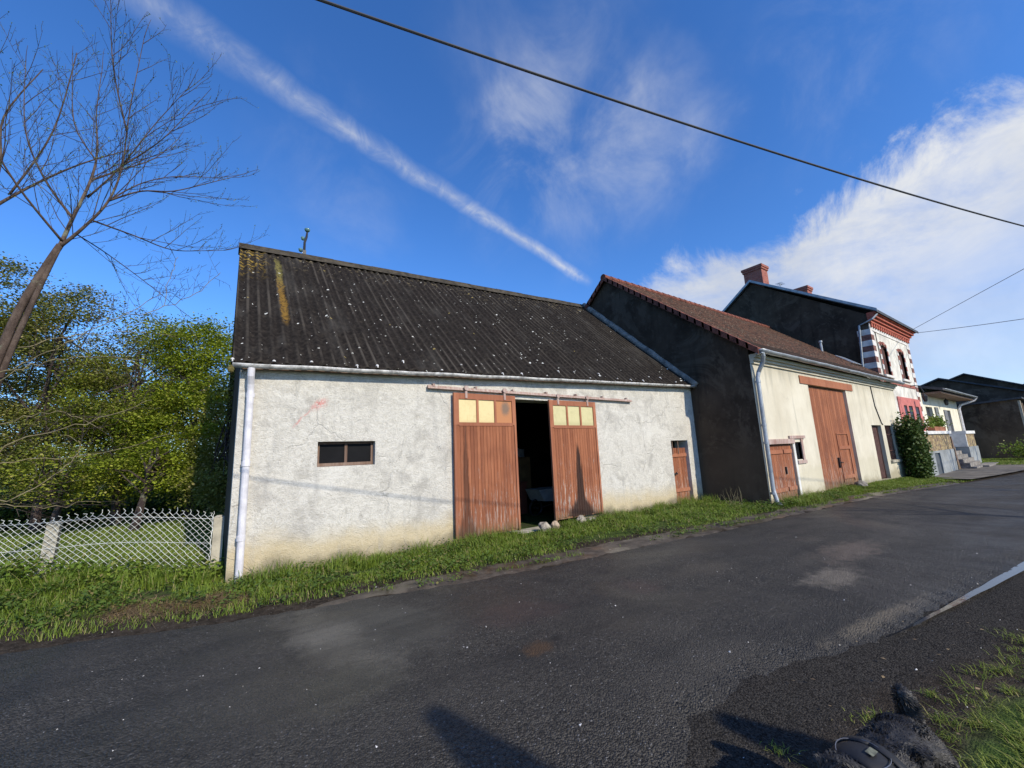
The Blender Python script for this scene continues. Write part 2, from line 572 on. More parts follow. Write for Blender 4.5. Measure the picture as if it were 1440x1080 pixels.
def m_tiles(name, ca, cb, moss):
    m, g = newmat(name)
    P = g.pos()
    uv = g.n('ShaderNodeUVMap', out=0)
    br = g.t.nodes.new('ShaderNodeTexBrick')
    g.t.links.new(uv, br.inputs['Vector'])
    br.inputs['Scale'].default_value = 1.0
    br.inputs['Brick Width'].default_value = 0.17
    br.inputs['Row Height'].default_value = 0.16
    br.inputs['Mortar Size'].default_value = 0.006
    br.inputs['Color1'].default_value = (0, 0, 0, 1)
    br.inputs['Color2'].default_value = (1, 1, 1, 1)
    br.inputs['Mortar'].default_value = (0.5, 0.5, 0.5, 1)
    c = g.mix(br.outputs['Color'], ca, cb)
    n1 = g.noise(P, 1.2, 6, 0.65)
    n2 = g.noise(P, 9, 5, 0.7)
    c = g.mix(g.m('MULTIPLY', g.mr(n1, 0.42, 0.68), 0.7), c, moss)
    c = g.mix(g.m('MULTIPLY', g.mr(n2, 0.55, 0.72), 0.6), c, (0.05, 0.04, 0.035))
    x, y, z = g.sep(P)
    c = g.mix(g.m('MULTIPLY', g.mr(g.m('ADD', g.noise(P, 13, 5, 0.75), g.m('MULTIPLY', n1, 0.25)), 0.70, 0.77), 0.7), c, (0.26, 0.22, 0.17))
    c = g.mix(g.m('MULTIPLY', br.outputs['Fac'], 0.8), c, (0.02, 0.015, 0.012))
    h = g.m('ADD', g.m('MULTIPLY', br.outputs['Fac'], -1.0), g.m('MULTIPLY', br.outputs['Color'], 0.5))
    g.out(g.bsdf(c, 0.88, g.bump(g.m('ADD', h, n2), 0.6, 0.012), 0.2))
    return m


def m_boards(name, base, pale, dark, stain=None, peel=0.4):
    m, g = newmat(name)
    P = g.pos()
    x, y, z = g.sep(P)
    gr = g.noise(g.scale(P, (9, 9, 0.6)), 2.2, 6, 0.68, 0.3)
    grf = g.noise(g.scale(P, (40, 40, 1.6)), 2.0, 4, 0.6)
    big = g.noise(P, 1.1, 4, 0.6)
    isl = g.n('ShaderNodeNewGeometry', out='Random Per Island')
    c = g.mix(g.mr(gr, 0.3, 0.7), base, pale)
    c = g.mix(g.m('MULTIPLY', g.mr(isl, 0.45, 1.0), 0.45), c, dark)
    c = g.mix(g.m('MULTIPLY', g.mr(isl, 0.25, 0.0), 0.35), c, tuple(min(1, k * 1.25) for k in pale))
    c = g.mix(g.m('MULTIPLY', g.mr(big, 0.45, 0.7), 0.45), c, dark)
    c = g.mix(g.m('MULTIPLY', g.mr(grf, 0.55, 0.75), 0.35), c, dark)
    # weathered grey-white where paint has gone, stronger low down
    pm = g.m('MULTIPLY', g.mr(g.m('ADD', g.noise(g.scale(P, (14, 14, 1.3)), 2.5, 6, 0.75), g.mr(z, 1.9, 0.0, 0.0, 0.13)), 0.62, 0.74), peel)
    c = g.mix(pm, c, (0.42, 0.36, 0.31))
    hz = g.m('ADD', z, g.m('MULTIPLY', g.m('SUBTRACT', gr, 0.5), 0.6))
    c = g.mix(g.m('MULTIPLY', g.mr(hz, 0.42, 0.12), 0.75), c, (0.13, 0.09, 0.045))
    if stain:
        for (sx, w0, z0, z1, amt) in stain:
            xx = g.m('ABSOLUTE', g.m('ADD', g.m('SUBTRACT', x, sx), g.m('MULTIPLY', g.m('SUBTRACT', gr, 0.5), 0.22)))
            wz = g.mr(z, z0, z1, w0, w0 * 0.18, False)
            foot = g.mr(z, z0 + 0.5, z0, 0.0, w0 * 1.6)
            wz = g.m('ADD', wz, foot)
            mk = g.m('MULTIPLY', g.mr(g.m('DIVIDE', xx, wz), 1.15, 0.6), g.mr(z, z1 + 0.05, z1 - 0.2))
            c = g.mix(g.m('MULTIPLY', mk, amt), c, (0.030, 0.016, 0.012))
    g.out(g.bsdf(c, 0.78, g.bump(g.m('ADD', gr, grf), 0.45, 0.006), 0.25))
    return m


def m_leaf(name, ca, cb, cc=None, trans=0.45, rough=0.55):
    m, g = newmat(name)
    isl = g.n('ShaderNodeNewGeometry', out='Random Per Island')
    P = g.pos()
    n = g.noise(P, 1.3, 3, 0.6)
    f = g.m('ADD', g.m('MULTIPLY', isl, 0.6), g.m('MULTIPLY', g.mr(n, 0.3, 0.7), 0.4))
    c = g.mix(f, ca, cb)
    if cc: c = g.mix(g.mr(isl, 0.84, 0.97), c, cc)
    d = g.bsdf(c, rough, None, 0.3)
    t = g.n('ShaderNodeBsdfTranslucent', {'Color': c})
    ms = g.n('ShaderNodeMixShader', {0: trans * 0.6, 1: d, 2: t})
    g.out(ms)
    return m


def m_brick(name, ca, cb, mortar, bw=0.24, rh=0.075):
    m, g = newmat(name)
    P = g.pos()
    x, y, z = g.sep(P)
    uv = g.n('ShaderNodeCombineXYZ', {0: g.m('ADD', x, y), 1: z, 2: 0.0})
    br = g.t.nodes.new('ShaderNodeTexBrick')
    g.t.links.new(uv, br.inputs['Vector'])
    br.inputs['Scale'].default_value = 1.0
    br.inputs['Brick Width'].default_value = bw
    br.inputs['Row Height'].default_value = rh
    br.inputs['Mortar Size'].default_value = 0.008
    br.inputs['Color1'].default_value = (*ca, 1)
    br.inputs['Color2'].default_value = (*cb, 1)
    br.inputs['Mortar'].default_value = (*mortar, 1)
    n = g.noise(P, 6, 5, 0.65)
    c = g.mix(g.m('MULTIPLY', g.mr(n, 0.45, 0.7), 0.5), br.outputs['Color'], tuple(k * 0.5 for k in ca))
    g.out(g.bsdf(c, 0.9, g.bump(g.m('SUBTRACT', n, br.outputs['Fac']), 0.5, 0.008), 0.2))
    return m


def m_mosaic():
    m, g = newmat('crazy_stone')
    P = g.pos()
    v = g.t.nodes.new('ShaderNodeTexVoronoi')
    g.t.links.new(P, v.inputs['Vector'])
    v.inputs['Scale'].default_value = 6.0
    e = g.vor(P, 6.0, feature='DISTANCE_TO_EDGE')
    rr = g.sep(v.outputs['Color'])
    c = g.mix(rr[0], (0.28, 0.19, 0.10), (0.42, 0.33, 0.17))
    c = g.mix(g.mr(rr[1], 0.6, 0.9), c, (0.18, 0.13, 0.10))
    c = g.mix(g.mr(e, 0.06, 0.02), c, (0.09, 0.075, 0.06))
    g.out(g.bsdf(c, 0.85, g.bump(g.mr(e, 0.0, 0.1), 0.7, 0.02), 0.25))
    return m


def m_asphalt():
    m, g = newmat('wet_asphalt')
    P = g.pos()
    x, y, z = g.sep(P)
    big = g.noise(P, 0.35, 5, 0.6, 0.4)
    mid = g.noise(P, 1.6, 5, 0.65, 0.5)
    agg = g.vor(P, 85.0)
    agn = g.t.nodes.new('ShaderNodeTexVoronoi')
    g.t.links.new(P, agn.inputs['Vector'])
    agn.inputs['Scale'].default_value = 85.0
    rr = g.sep(agn.outputs['Color'])
    fine = g.noise(P, 160, 3, 0.7)
    c = g.mix(rr[0], (0.013, 0.0116, 0.0096), (0.086, 0.077, 0.064))
    c = g.mix(g.m('GREATER_THAN', rr[1], 0.985), c, (0.15, 0.145, 0.14))
    c = g.mix(g.m('MULTIPLY', g.mr(mid, 0.45, 0.7), 0.55), c, (0.018, 0.017, 0.017))
    c = g.mix(g.m('MULTIPLY', g.mr(big, 0.46, 0.64), 0.4), c, (0.075, 0.068, 0.058))

    def spot(cx, cy, rx, ry, colr, amt, ns=3.0, rot=0.0):
        u = g.m('SUBTRACT', x, cx)
        v = g.m('SUBTRACT', y, cy)
        cr, sr = math.cos(rot), math.sin(rot)
        a_ = g.m('DIVIDE', g.m('ADD', g.m('MULTIPLY', u, cr), g.m('MULTIPLY', v, sr)), rx)
        b_ = g.m('DIVIDE', g.m('SUBTRACT', g.m('MULTIPLY', v, cr), g.m('MULTIPLY', u, sr)), ry)
        d = g.m('SQRT', g.m('ADD', g.m('POWER', a_, 2.0), g.m('POWER', b_, 2.0)))
        d = g.m('ADD', d, g.m('MULTIPLY', g.m('SUBTRACT', g.noise(P, ns, 6, 0.7), 0.5), 1.9))
        return g.m('MULTIPLY', g.mr(d, 1.0, 0.2), amt), colr
    for sp in ((0.95, 4.4, 0.42, 1.5, (0.19, 0.175, 0.14), 0.8, 2.4, 0.15), (1.55, 4.2, 0.7, 1.1, (0.10, 0.095, 0.078), 0.55), (2.25, 2.95, 0.22, 0.16, (0.13, 0.07, 0.03), 0.8, 6.0),
               (2.6, 3.7, 0.6, 0.5, (0.075, 0.05, 0.042), 0.6), (6.0, 2.1, 0.7, 0.28, (0.24, 0.205, 0.16), 0.95, 6.0), (7.6, 2.4, 1.2, 0.42, (0.16, 0.125, 0.098), 0.85, 5.0), (5.3, 3.3, 0.7, 0.4, (0.10, 0.085, 0.065), 0.5),
               (0.9, 3.4, 0.5, 0.5, (0.09, 0.085, 0.06), 0.5), (5.0, 1.42, 1.4, 0.10, (0.15, 0.125, 0.09), 0.8, 5.0, -0.14), (2.45, 3.0, 0.10, 0.06, (0.012, 0.010, 0.009), 0.9, 6.0), (1.3, 4.9, 0.5, 1.3, (0.085, 0.08, 0.066), 0.6, 2.2, 0.3), (9.5, 2.3, 2.0, 0.35, (0.09, 0.08, 0.068), 0.5, 2.0), (4.1, 3.4, 0.4, 0.4, (0.09, 0.06, 0.05), 0.5)):
        mk, cc = spot(*sp)
        c = g.mix(mk, c, cc)
    # damp film: low spots shine
    track = g.mr(g.noise(g.scale(P, (0.25, 1.6, 1)), 1.2, 4, 0.6), 0.45, 0.7)
    c = g.mix(g.m('MULTIPLY', track, 0.45), c, (0.012, 0.0115, 0.011))
    wet = g.mr(g.noise(P, 0.55, 5, 0.6, 0.6), 0.44, 0.64)
    wet2, _ = spot(0.5, 3.6, 1.3, 0.9, 0, 1.0, 1.2)
    wet = g.m('MAXIMUM', wet, wet2)
    rough = g.m('SUBTRACT', 0.68, g.m('MULTIPLY', wet, 0.27))
    rough = g.m('ADD', rough, g.m('MULTIPLY', g.m('SUBTRACT', fine, 0.5), 0.2))
    c = g.mix(g.m('MULTIPLY', wet, 0.3), c, (0.02, 0.02, 0.021))
    h = g.m('ADD', g.m('MULTIPLY', g.m('SUBTRACT', 1.0, agg), 0.8), g.m('MULTIPLY', g.noise(P, 28, 4, 0.7), 1.1))
    nr = g.bump(h, 1.0, 0.02)
    nr = g.bump(g.m('ADD', mid, g.m('MULTIPLY', g.noise(P, 7, 4, 0.6), 0.4)), 0.3, 0.08, nr)
    g.out(g.bsdf(c, rough, nr, 0.3))
    return m


def m_ground():
    m, g = newmat('verge_soil')
    P = g.pos()
    lawn = g.n('ShaderNodeAttribute', out=2, attribute_name='lawn')
    n1 = g.noise(P, 2.2, 6, 0.65)
    n2 = g.noise(P, 12, 6, 0.7)
    fine = g.noise(P, 70, 4, 0.7)
    soil = g.mix(g.mr(n2, 0.3, 0.7), (0.020, 0.016, 0.012), (0.062, 0.049, 0.037))
    soil = g.mix(g.m('MULTIPLY', g.mr(n1, 0.5, 0.7), 0.5), soil, (0.075, 0.059, 0.043))
    vn = g.t.nodes.new('ShaderNodeTexVoronoi')
    g.t.links.new(P, vn.inputs['Vector'])
    vn.inputs['Scale'].default_value = 95
    rr = g.sep(vn.outputs['Color'])
    soil = g.mix(g.m('MULTIPLY', g.m('GREATER_THAN', rr[0], 0.95), rr[1]), soil, (0.13, 0.118, 0.10))
    gr = g.mix(g.mr(n2, 0.3, 0.7), (0.030, 0.055, 0.012), (0.075, 0.12, 0.026))
    gr = g.mix(g.m('MULTIPLY', g.mr(n1, 0.5, 0.7), 0.5), gr, (0.09, 0.095, 0.03))
    grit = g.n('ShaderNodeAttribute', out=2, attribute_name='grit')
    soil = g.mix(g.m('MULTIPLY', g.mr(g.m('ADD', grit, g.m('MULTIPLY', g.m('SUBTRACT', n1, 0.5), 0.9)), 0.25, 0.75), 0.85), soil, g.mix(rr[1], (0.010, 0.0095, 0.009), (0.062, 0.057, 0.050)))
    c = g.mix(g.mr(g.m('ADD', lawn, g.m('MULTIPLY', g.m('SUBTRACT', n1, 0.5), 0.7)), 0.35, 0.65), soil, gr)
    h = g.m('ADD', g.m('ADD', n2, g.m('MULTIPLY', fine, 0.8)), g.m('SUBTRACT', 1.0, vn.outputs['Distance']))
    g.out(g.bsdf(c, 0.95, g.bump(h, 0.6, 0.012), 0.06))
    return m


def m_bark(name, ca, cb):
    m, g = newmat(name)
    P = g.pos()
    n = g.noise(g.scale(P, (1, 1, 0.45)), 9, 6, 0.7)
    f = g.noise(P, 45, 4, 0.7)
    c = g.mix(g.mr(n, 0.35, 0.68), ca, cb)
    c = g.mix(g.m('MULTIPLY', g.mr(g.noise(P, 3.2, 5, 0.7), 0.56, 0.66), 0.5), c, (0.22, 0.24, 0.16))
    g.out(g.bsdf(c, 0.9, g.bump(g.m('ADD', n, f), 0.7, 0.012), 0.2))
    return m


M = {}
M['roughcast'] = m_roughcast()
M['cream'] = m_cream()
M['dark'] = m_darkwall('shaded_dark_render', 0.6)  # dark brown render, darkened further so its shade sits in the colour
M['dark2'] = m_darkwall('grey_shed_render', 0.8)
M['corr'] = m_corrugated()
M['ridge'] = simple('ridge_cement', (0.052, 0.043, 0.030), 0.9, 0.5, 5, 0.6, 30, 0.01)
M['tiles'] = m_tiles('clay_tiles', (0.036, 0.020, 0.016), (0.125, 0.060, 0.040), (0.055, 0.040, 0.029))
M['verge'] = simple('verge_tile', (0.17, 0.058, 0.038), 0.85, 0.4, 6, 0.5, 40, 0.006)
M['slate'] = simple('slate', (0.05, 0.052, 0.058), 0.6, 0.3, 5, 0.4, 30, 0.005, 0.4)
M['zinc'] = simple('zinc', (0.33, 0.35, 0.37), 0.5, 0.25, 3, 0.15, 30, 0.002, 0.5, 0.5)
M['gutter'] = simple('weathered_gutter', (0.46, 0.45, 0.43), 0.6, 0.45, 9, 0.4, 60, 0.003, 0.4)
M['pvc'] = simple('white_pvc', (0.64, 0.62, 0.64), 0.5, 0.16, 5, 0.05, 60, 0.001, 0.5)
M['mortar'] = simple('mortar_fillet', (0.22, 0.20, 0.175), 0.95, 0.4, 4, 0.8, 18, 0.02)
M['door'] = m_boards('red_barn_boards', (0.26, 0.090, 0.042), (0.36, 0.140, 0.068), (0.15, 0.050, 0.026), None, 0.75)
M['door_l'] = m_boards('red_barn_boards_streaked', (0.26, 0.090, 0.042), (0.36, 0.140, 0.068), (0.15, 0.050, 0.026), [(3.86, 0.10, 0.1, 2.35, 0.55)], 0.6)
M['door_r'] = m_boards('red_barn_boards_stained', (0.26, 0.090, 0.042), (0.36, 0.140, 0.068), (0.15, 0.050, 0.026), [(6.86, 0.19, 0.15, 1.85, 0.95)], 1.0)
M['frame'] = m_boards('red_frame', (0.32, 0.118, 0.06), (0.40, 0.165, 0.09), (0.22, 0.078, 0.042), None, 0.35)
M['rail'] = m_boards('faded_rail', (0.34, 0.20, 0.16), (0.52, 0.44, 0.39), (0.20, 0.10, 0.08), None, 0.9)
M['oldwood'] = m_boards('grey_brown_wood', (0.15, 0.09, 0.06), (0.24, 0.17, 0.13), (0.09, 0.05, 0.035), None, 0.4)


def m_panel(name, col, grime):
    m, g = newmat(name)
    P = g.pos()
    x, y, z = g.sep(P)
    n = g.noise(P, 6, 6, 0.7)
    c = g.mix(g.m('MULTIPLY', g.mr(n, 0.45, 0.7), 0.35), col, grime)
    c = g.mix(g.m('MULTIPLY', g.mr(g.noise(g.scale(P, (6, 6, 1)), 4, 5, 0.7), 0.52, 0.72), 0.3), c, grime)
    c = g.mix(g.m('MULTIPLY', g.mr(g.m('ADD', z, g.m('MULTIPLY', n, 0.12)), 2.43, 2.33), 0.5), c, grime)
    g.out(g.bsdf(c, 0.45, g.bump(n, 0.15, 0.004), 0.35))
    return m


M['pane_y'] = m_panel('yellow_panel', (0.70, 0.57, 0.29), (0.48, 0.36, 0.16))
M['pane_g'] = m_panel('greenish_panel', (0.58, 0.52, 0.28), (0.40, 0.36, 0.18))
M['black'] = simple('black_iron', (0.02, 0.02, 0.022), 0.5, 0.3, 5, 0.2, 40, 0.002, 0.4)
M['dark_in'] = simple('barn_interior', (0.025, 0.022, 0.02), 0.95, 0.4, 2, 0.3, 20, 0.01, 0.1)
M['brown_board'] = simple('brown_board', (0.20, 0.12, 0.05), 0.8, 0.3, 3)
M['redbox'] = simple('red_brown_board', (0.16, 0.05, 0.03), 0.8, 0.3, 3)
M['cloth'] = simple('grey_sheet', (0.35, 0.36, 0.36), 0.9, 0.2, 3)
M['concrete'] = simple('concrete_post', (0.36, 0.33, 0.26), 0.92, 0.3, 4, 0.6, 35, 0.006)
M['wire'] = simple('plastic_wire', (0.55, 0.56, 0.53), 0.45, 0.1, 3, 0.05, 30, 0.001, 0.5)
M['cable'] = simple('cable_rubber', (0.045, 0.045, 0.05), 0.5, 0.1, 3, 0.05, 30, 0.001)
M['white'] = simple('white_render', (0.62, 0.59, 0.52), 0.9, 0.22, 1.8, 0.4, 40, 0.005)
M['whiteq'] = simple('white_quoin', (0.64, 0.61, 0.57), 0.88, 0.2, 3, 0.4, 40, 0.005)
M['redbrick'] = m_brick('red_brick', (0.30, 0.085, 0.065), (0.38, 0.12, 0.085), (0.30, 0.2, 0.17))
M['quoinred'] = m_brick('brick_quoin', (0.17, 0.075, 0.062), (0.24, 0.10, 0.08), (0.22, 0.16, 0.14))
M['cornred'] = simple('red_cornice', (0.42, 0.115, 0.075), 0.85, 0.2, 5, 0.4, 40, 0.004)
M['pink'] = simple('pink_paint', (0.50, 0.16, 0.14), 0.85, 0.2, 4, 0.3, 40, 0.004)
M['window_dark'] = simple('window_dark', (0.022, 0.018, 0.018), 0.25, 0.3, 4, 0.05, 20, 0.001, 0.5)
M['shutter'] = simple('brown_shutter', (0.075, 0.036, 0.030), 0.75, 0.3, 6)
M['annex'] = simple('ivory_render', (0.70, 0.66, 0.53), 0.9, 0.1, 1.5, 0.4, 40, 0.005)
M['stone'] = m_mosaic()
M['greypaint'] = simple('painted_plinth', (0.25, 0.265, 0.265), 0.9, 0.25, 1.5, 0.4, 40, 0.005)
M['coping'] = simple('white_coping', (0.62, 0.61, 0.58), 0.9, 0.15, 3)
M['terracotta'] = simple('terracotta', (0.32, 0.13, 0.07), 0.85, 0.2, 5)
M['asphalt'] = m_asphalt()
M['ground'] = m_ground()
M['grass'] = m_leaf('grass_blades', (0.085, 0.15, 0.014), (0.235, 0.31, 0.038), (0.35, 0.30, 0.13), 0.5)
M['grass_v'] = m_leaf('verge_blades', (0.10, 0.15, 0.015), (0.24, 0.28, 0.04), (0.30, 0.25, 0.09), 0.4)
M['grass_dry'] = m_leaf('dry_grass', (0.22, 0.15, 0.07), (0.36, 0.26, 0.14), (0.14, 0.09, 0.05), 0.2)
M['bramble'] = m_leaf('bramble_leaf', (0.08, 0.145, 0.015), (0.20, 0.27, 0.035), (0.22, 0.20, 0.06), 0.4)
M['weed'] = m_leaf('weed_leaf', (0.045, 0.085, 0.012), (0.12, 0.18, 0.03), (0.20, 0.16, 0.06), 0.35)
M['leaf_a'] = m_leaf('spring_leaf', (0.15, 0.185, 0.017), (0.35, 0.385, 0.045), (0.41, 0.37, 0.11), 0.5)
M['leaf_b'] = m_leaf('olive_leaf', (0.125, 0.14, 0.026), (0.28, 0.285, 0.065), (0.36, 0.30, 0.13), 0.4)
M['leaf_c'] = m_leaf('fresh_leaf', (0.15, 0.205, 0.015), (0.36, 0.42, 0.036), (0.42, 0.43, 0.08), 0.55)
M['rose'] = m_leaf('climber_leaf', (0.035, 0.07, 0.014), (0.09, 0.14, 0.028), (0.12, 0.14, 0.04), 0.3)
M['bark'] = m_bark('cherry_bark', (0.055, 0.038, 0.030), (0.13, 0.095, 0.075))
M['twig'] = m_bark('twig_bark', (0.040, 0.028, 0.026), (0.085, 0.065, 0.058))
M['paletwig'] = m_bark('pale_branch', (0.15, 0.125, 0.07), (0.27, 0.23, 0.13))
M['rock'] = simple('field_stone', (0.33, 0.29, 0.23), 0.9, 0.4, 9, 0.9, 25, 0.015)
M['chip'] = simple('white_chip', (0.55, 0.53, 0.50), 0.7, 0.4, 7)


def m_water():
    m, g = newmat('puddle_water')
    P = g.pos()
    n = g.noise(P, 9, 4, 0.6)
    g.out(g.bsdf(g.mix(n, (0.02, 0.02, 0.022), (0.03, 0.03, 0.03)), 0.06, g.bump(n, 0.06, 0.02), 0.9))
    return m


M['water'] = m_water()


def m_coat():
    m, g = newmat('dog_coat')
    P = g.pos()
    n = g.noise(P, 22, 5, 0.7)
    c = g.mix(g.mr(n, 0.35, 0.7), (0.012, 0.011, 0.0105), (0.045, 0.041, 0.038))
    g.out(g.bsdf(c, 0.55, g.bump(n, 0.6, 0.01), 0.45))
    return m


M['coat'] = m_coat()


# ------------------------------------------------------------------ ground
def base_z(x):
    return -0.2 * sstep(14, 28, x)


EDGE_F = np.array([(-60, 42), (-20, 17.6), (-12, 12.6), (-5, 8.35), (-1.68, 6.5), (0.22, 5.88), (1.5, 5.62), (2.6, 5.3), (4.06, 5.1), (5.4, 5.0), (8, 4.7), (10.8, 4.5), (13.8, 4.3), (17, 4.05), (20.9, 3.68), (26, 3.15), (33, 2.3), (45, 0.3), (60, -4), (90, -16)], dtype=float)
EDGE_N = np.array([(-66, 38), (-24, 13), (-15, 8.3), (-7, 3.6), (-2.5, 1.5), (0, 1.0), (1.2, 1.05), (1.9, 1.3), (2.44, 1.55), (3.0, 1.56), (3.53, 1.50), (4.93, 1.15), (7.6, 0.74), (11, 0.35), (15, 0.0), (19, -0.4), (30, -1.6), (42, -4), (57, -8.5), (86, -21)], dtype=float)


def pline_y(line, x):
    return np.interp(x, line[:, 0], line[:, 1])


def verge_h(x, y):
    """height of the ground above the road level"""
    x = np.asarray(x, float)
    y = np.asarray(y, float)
    far = y - pline_y(EDGE_F, x)
    near = pline_y(EDGE_N, x) - y
    z = 0.055 * sstep(0.05, 0.9, far) + 0.03 * sstep(0.05, 0.7, near)
    # little bank at the fence on the left
    z = z + 0.13 * sstep(0.2, -1.6, x) * sstep(0.4, 1.6, far) * sstep(6.0, 3.0, far)
    return z


def gz(x, y):
    return base_z(x) + verge_h(x, y)


def axis_pts(lo, hi, step, far):
    a = list(np.arange(lo, hi + 1e-6, step))
    d, k = step, 0
    up, dn = hi, lo
    while up < far:
        d *= 1.35
        up += d
        dn -= d
        a.append(up)
        a.insert(0, dn)
    return np.array(a)


gx = axis_pts(-8, 30, 0.2, 900)
gy = axis_pts(-3, 14, 0.12, 900)
X, Y = np.meshgrid(gx, gy, indexing='ij')
Z = gz(X, Y)
nearfield = (np.abs(X - 10) < 30) & (np.abs(Y - 5) < 20)
lump = np.array([mnoise.noise((px * 2.3, py * 2.3, 0)) for px, py in zip(X.ravel(), Y.ravel())]).reshape(X.shape)
onroad = (Y < pline_y(EDGE_F, X) - 0.35) & (Y > pline_y(EDGE_N, X) + 0.35)
lump2 = np.array([mnoise.noise((px * 6.1, py * 6.1, 7)) for px, py in zip(X.ravel(), Y.ravel())]).reshape(X.shape)
Z = Z + np.where(nearfield, 0.018 * lump + 0.012 * lump2, 0) - 0.03
Z = np.where(onroad, base_z(X) - 0.08, Z)
V = np.stack([X, Y, Z], -1).reshape(-1, 3)
nu, nv = len(gx), len(gy)
ii = (np.arange(nu - 1)[:, None] * nv + np.arange(nv - 1)[None, :]).ravel()
F = np.stack([ii, ii + nv, ii + nv + 1, ii + 1], -1)
ground = npmesh('ground', V, F, M['ground'], smooth=True)
ground['kind'] = 'structure'
far = Y - pline_y(EDGE_F, X)
near = pline_y(EDGE_N, X) - Y
lawn = np.where(far > 0, 0.55 * sstep(0.35, 0.7, far), 0.0)
lawn = np.maximum(lawn, sstep(7.6, 8.6, Y) * (X < 0.2) * 1.0)
lawn = np.maximum(lawn, sstep(14, 18, Y))
lawn = np.maximum(lawn, 0.68 * sstep(2.2, 3.4, X) * sstep(0.45, 1.0, near))
lawn = np.maximum(lawn, sstep(1.0, 3.0, near))
lawn = np.where((X > 24) & (far > 0) & (X < 36), 0.0, lawn)
lawn = np.where((X >= 36) & (far > 0), 0.9 * sstep(36, 38, X), lawn)
at = ground.data.attributes.new('grit', 'FLOAT', 'POINT')
at.data.foreach_set('value', np.where(near > -0.5, sstep(0.75, 0.05, near), 0.0).ravel().astype(np.float32))
at = ground.data.attributes.new('lawn', 'FLOAT', 'POINT')
at.data.foreach_set('value', lawn.ravel().astype(np.float32))

# road sheet
ts = np.unique(np.concatenate([np.linspace(-66, -8, 40), np.arange(-8, 30, 0.05), np.linspace(30, 88, 60)]))
rows = []
NC = 14
for t in ts:
    a = np.array([t, pline_y(EDGE_F, t)])
    b = np.array([t, pline_y(EDGE_N, t)])
    ja = 0.07 * mnoise.noise((t * 1.4, 3.1, 0)) + 0.04 * mnoise.noise((t * 6, 8.1, 0)) + 0.03 * mnoise.noise((t * 17, 8.1, 0))
    jb = 0.10 * mnoise.noise((t * 1.1, 13.1, 0)) + 0.06 * mnoise.noise((t * 5, 18.1, 0)) + 0.05 * mnoise.noise((t * 15, 8.1, 0))
    a[1] += ja
    b[1] += jb
    for k in range(NC + 1):
        f = k / NC
        p = a * (1 - f) + b * f
        crown = 0.03 * (1 - (2 * f - 1) ** 2)
        dip = -0.075 if k in (0, NC) else 0
        rows.append((p[0], p[1], float(base_z(p[0])) + 0.004 + crown + dip))
V = np.array(rows)
nu, nv = len(ts), NC + 1
ii = (np.arange(nu - 1)[:, None] * nv + np.arange(nv - 1)[None, :]).ravel()
F = np.stack([ii, ii + 1, ii + nv + 1, ii + nv], -1)
road = npmesh('road', V, F, M['asphalt'], smooth=True)
road['kind'] = 'structure'

# muddy drain between asphalt and grass, and the worn paving by the houses
mm, g = newmat('wet_mud')
P = g.pos()
n1 = g.noise(P, 5, 6, 0.7)
c = g.mix(g.mr(n1, 0.3, 0.7), (0.030, 0.023, 0.016), (0.095, 0.077, 0.058))
g.out(g.bsdf(c, g.mr(g.noise(P, 1.5, 4), 0.4, 0.6, 0.3, 0.8), g.bump(n1, 0.7, 0.02), 0.45))
M['mud'] = mm


def ribbon(name, xs, lo, hi, z, mat, n=5, jit=0.05):
    rows = []
    for t in xs:
        y0 = lo(t) + jit * mnoise.noise((t * 2.1, 1.7, 5)) + jit * 0.5 * mnoise.noise((t * 7, 1.7, 5))
        y1 = hi(t) + jit * mnoise.noise((t * 1.9, 7.7, 9)) + jit * 0.5 * mnoise.noise((t * 8, 4.7, 9))
        for k in range(n + 1):
            y = y0 + (y1 - y0) * k / n
            rows.append((t, y, z(t, y)))
    nv = n + 1
    ii = (np.arange(len(xs) - 1)[:, None] * nv + np.arange(n)[None, :]).ravel()
    o = npmesh(name, np.array(rows), np.stack([ii, ii + nv, ii + nv + 1, ii + 1], -1), mat, smooth=True)
    o['kind'] = 'structure'
    return o


ribbon('drain_strip', np.arange(1.0, 23, 0.12), lambda t: float(pline_y(EDGE_F, t)) - 0.5, lambda t: float(pline_y(EDGE_F, t)) + 0.36 * float(sstep(0.8, 3.0, t)) - 0.1 * float(sstep(3.0, 0.8, t)), lambda t, y: float(gz(t, y)) - 0.012 - 0.06 * float(sstep(0.02, -0.4, y - float(pline_y(EDGE_F, t)))) + 0.014 * mnoise.noise((t * 4, y * 6, 2)), M['mud'], 12, 0.10)
pav = simple('worn_paving', (0.13, 0.115, 0.095), 0.85, 0.4, 1.6, 0.6, 35, 0.01)
ribbon('pavement', np.arange(24.6, 47, 0.3), lambda t: float(pline_y(EDGE_F, t)) - 0.03, lambda t: 5.85, lambda t, y: float(base_z(t)) + 0.06, pav)

# puddle on the near edge
pts_c = [(4.6, 1.26), (4.95, 1.2), (5.5, 1.13), (6.1, 1.05), (6.8, 0.96), (7.6, 0.86), (8.4, 0.76), (9.5, 0.62), (11, 0.42)]
pw = [0.0, 0.008, 0.014, 0.02, 0.028, 0.036, 0.045, 0.04, 0.0]
rows, n = [], 60
for k in range(n + 1):
    x = 4.6 + 6.4 * k / n
    yc = np.interp(x, [p[0] for p in pts_c], [p[1] for p in pts_c])
    ww = np.interp(x, [p[0] for p in pts_c], pw)
    w0 = ww * (1.3 + 0.4 * mnoise.noise((x * 2.1, 2, 0)))
    w1 = ww * (1.3 + 0.4 * mnoise.noise((x * 2.7, 9, 0)))
    rows += [(x, yc + 0.03 - w0, -0.006), (x, yc + 0.03 + w1, -0.006)]
ii = np.arange(n) * 2
puddle = npmesh('puddle', np.array(rows), np.stack([ii, ii + 2, ii + 3, ii + 1], -1), M['water'])
puddle['kind'] = 'structure'


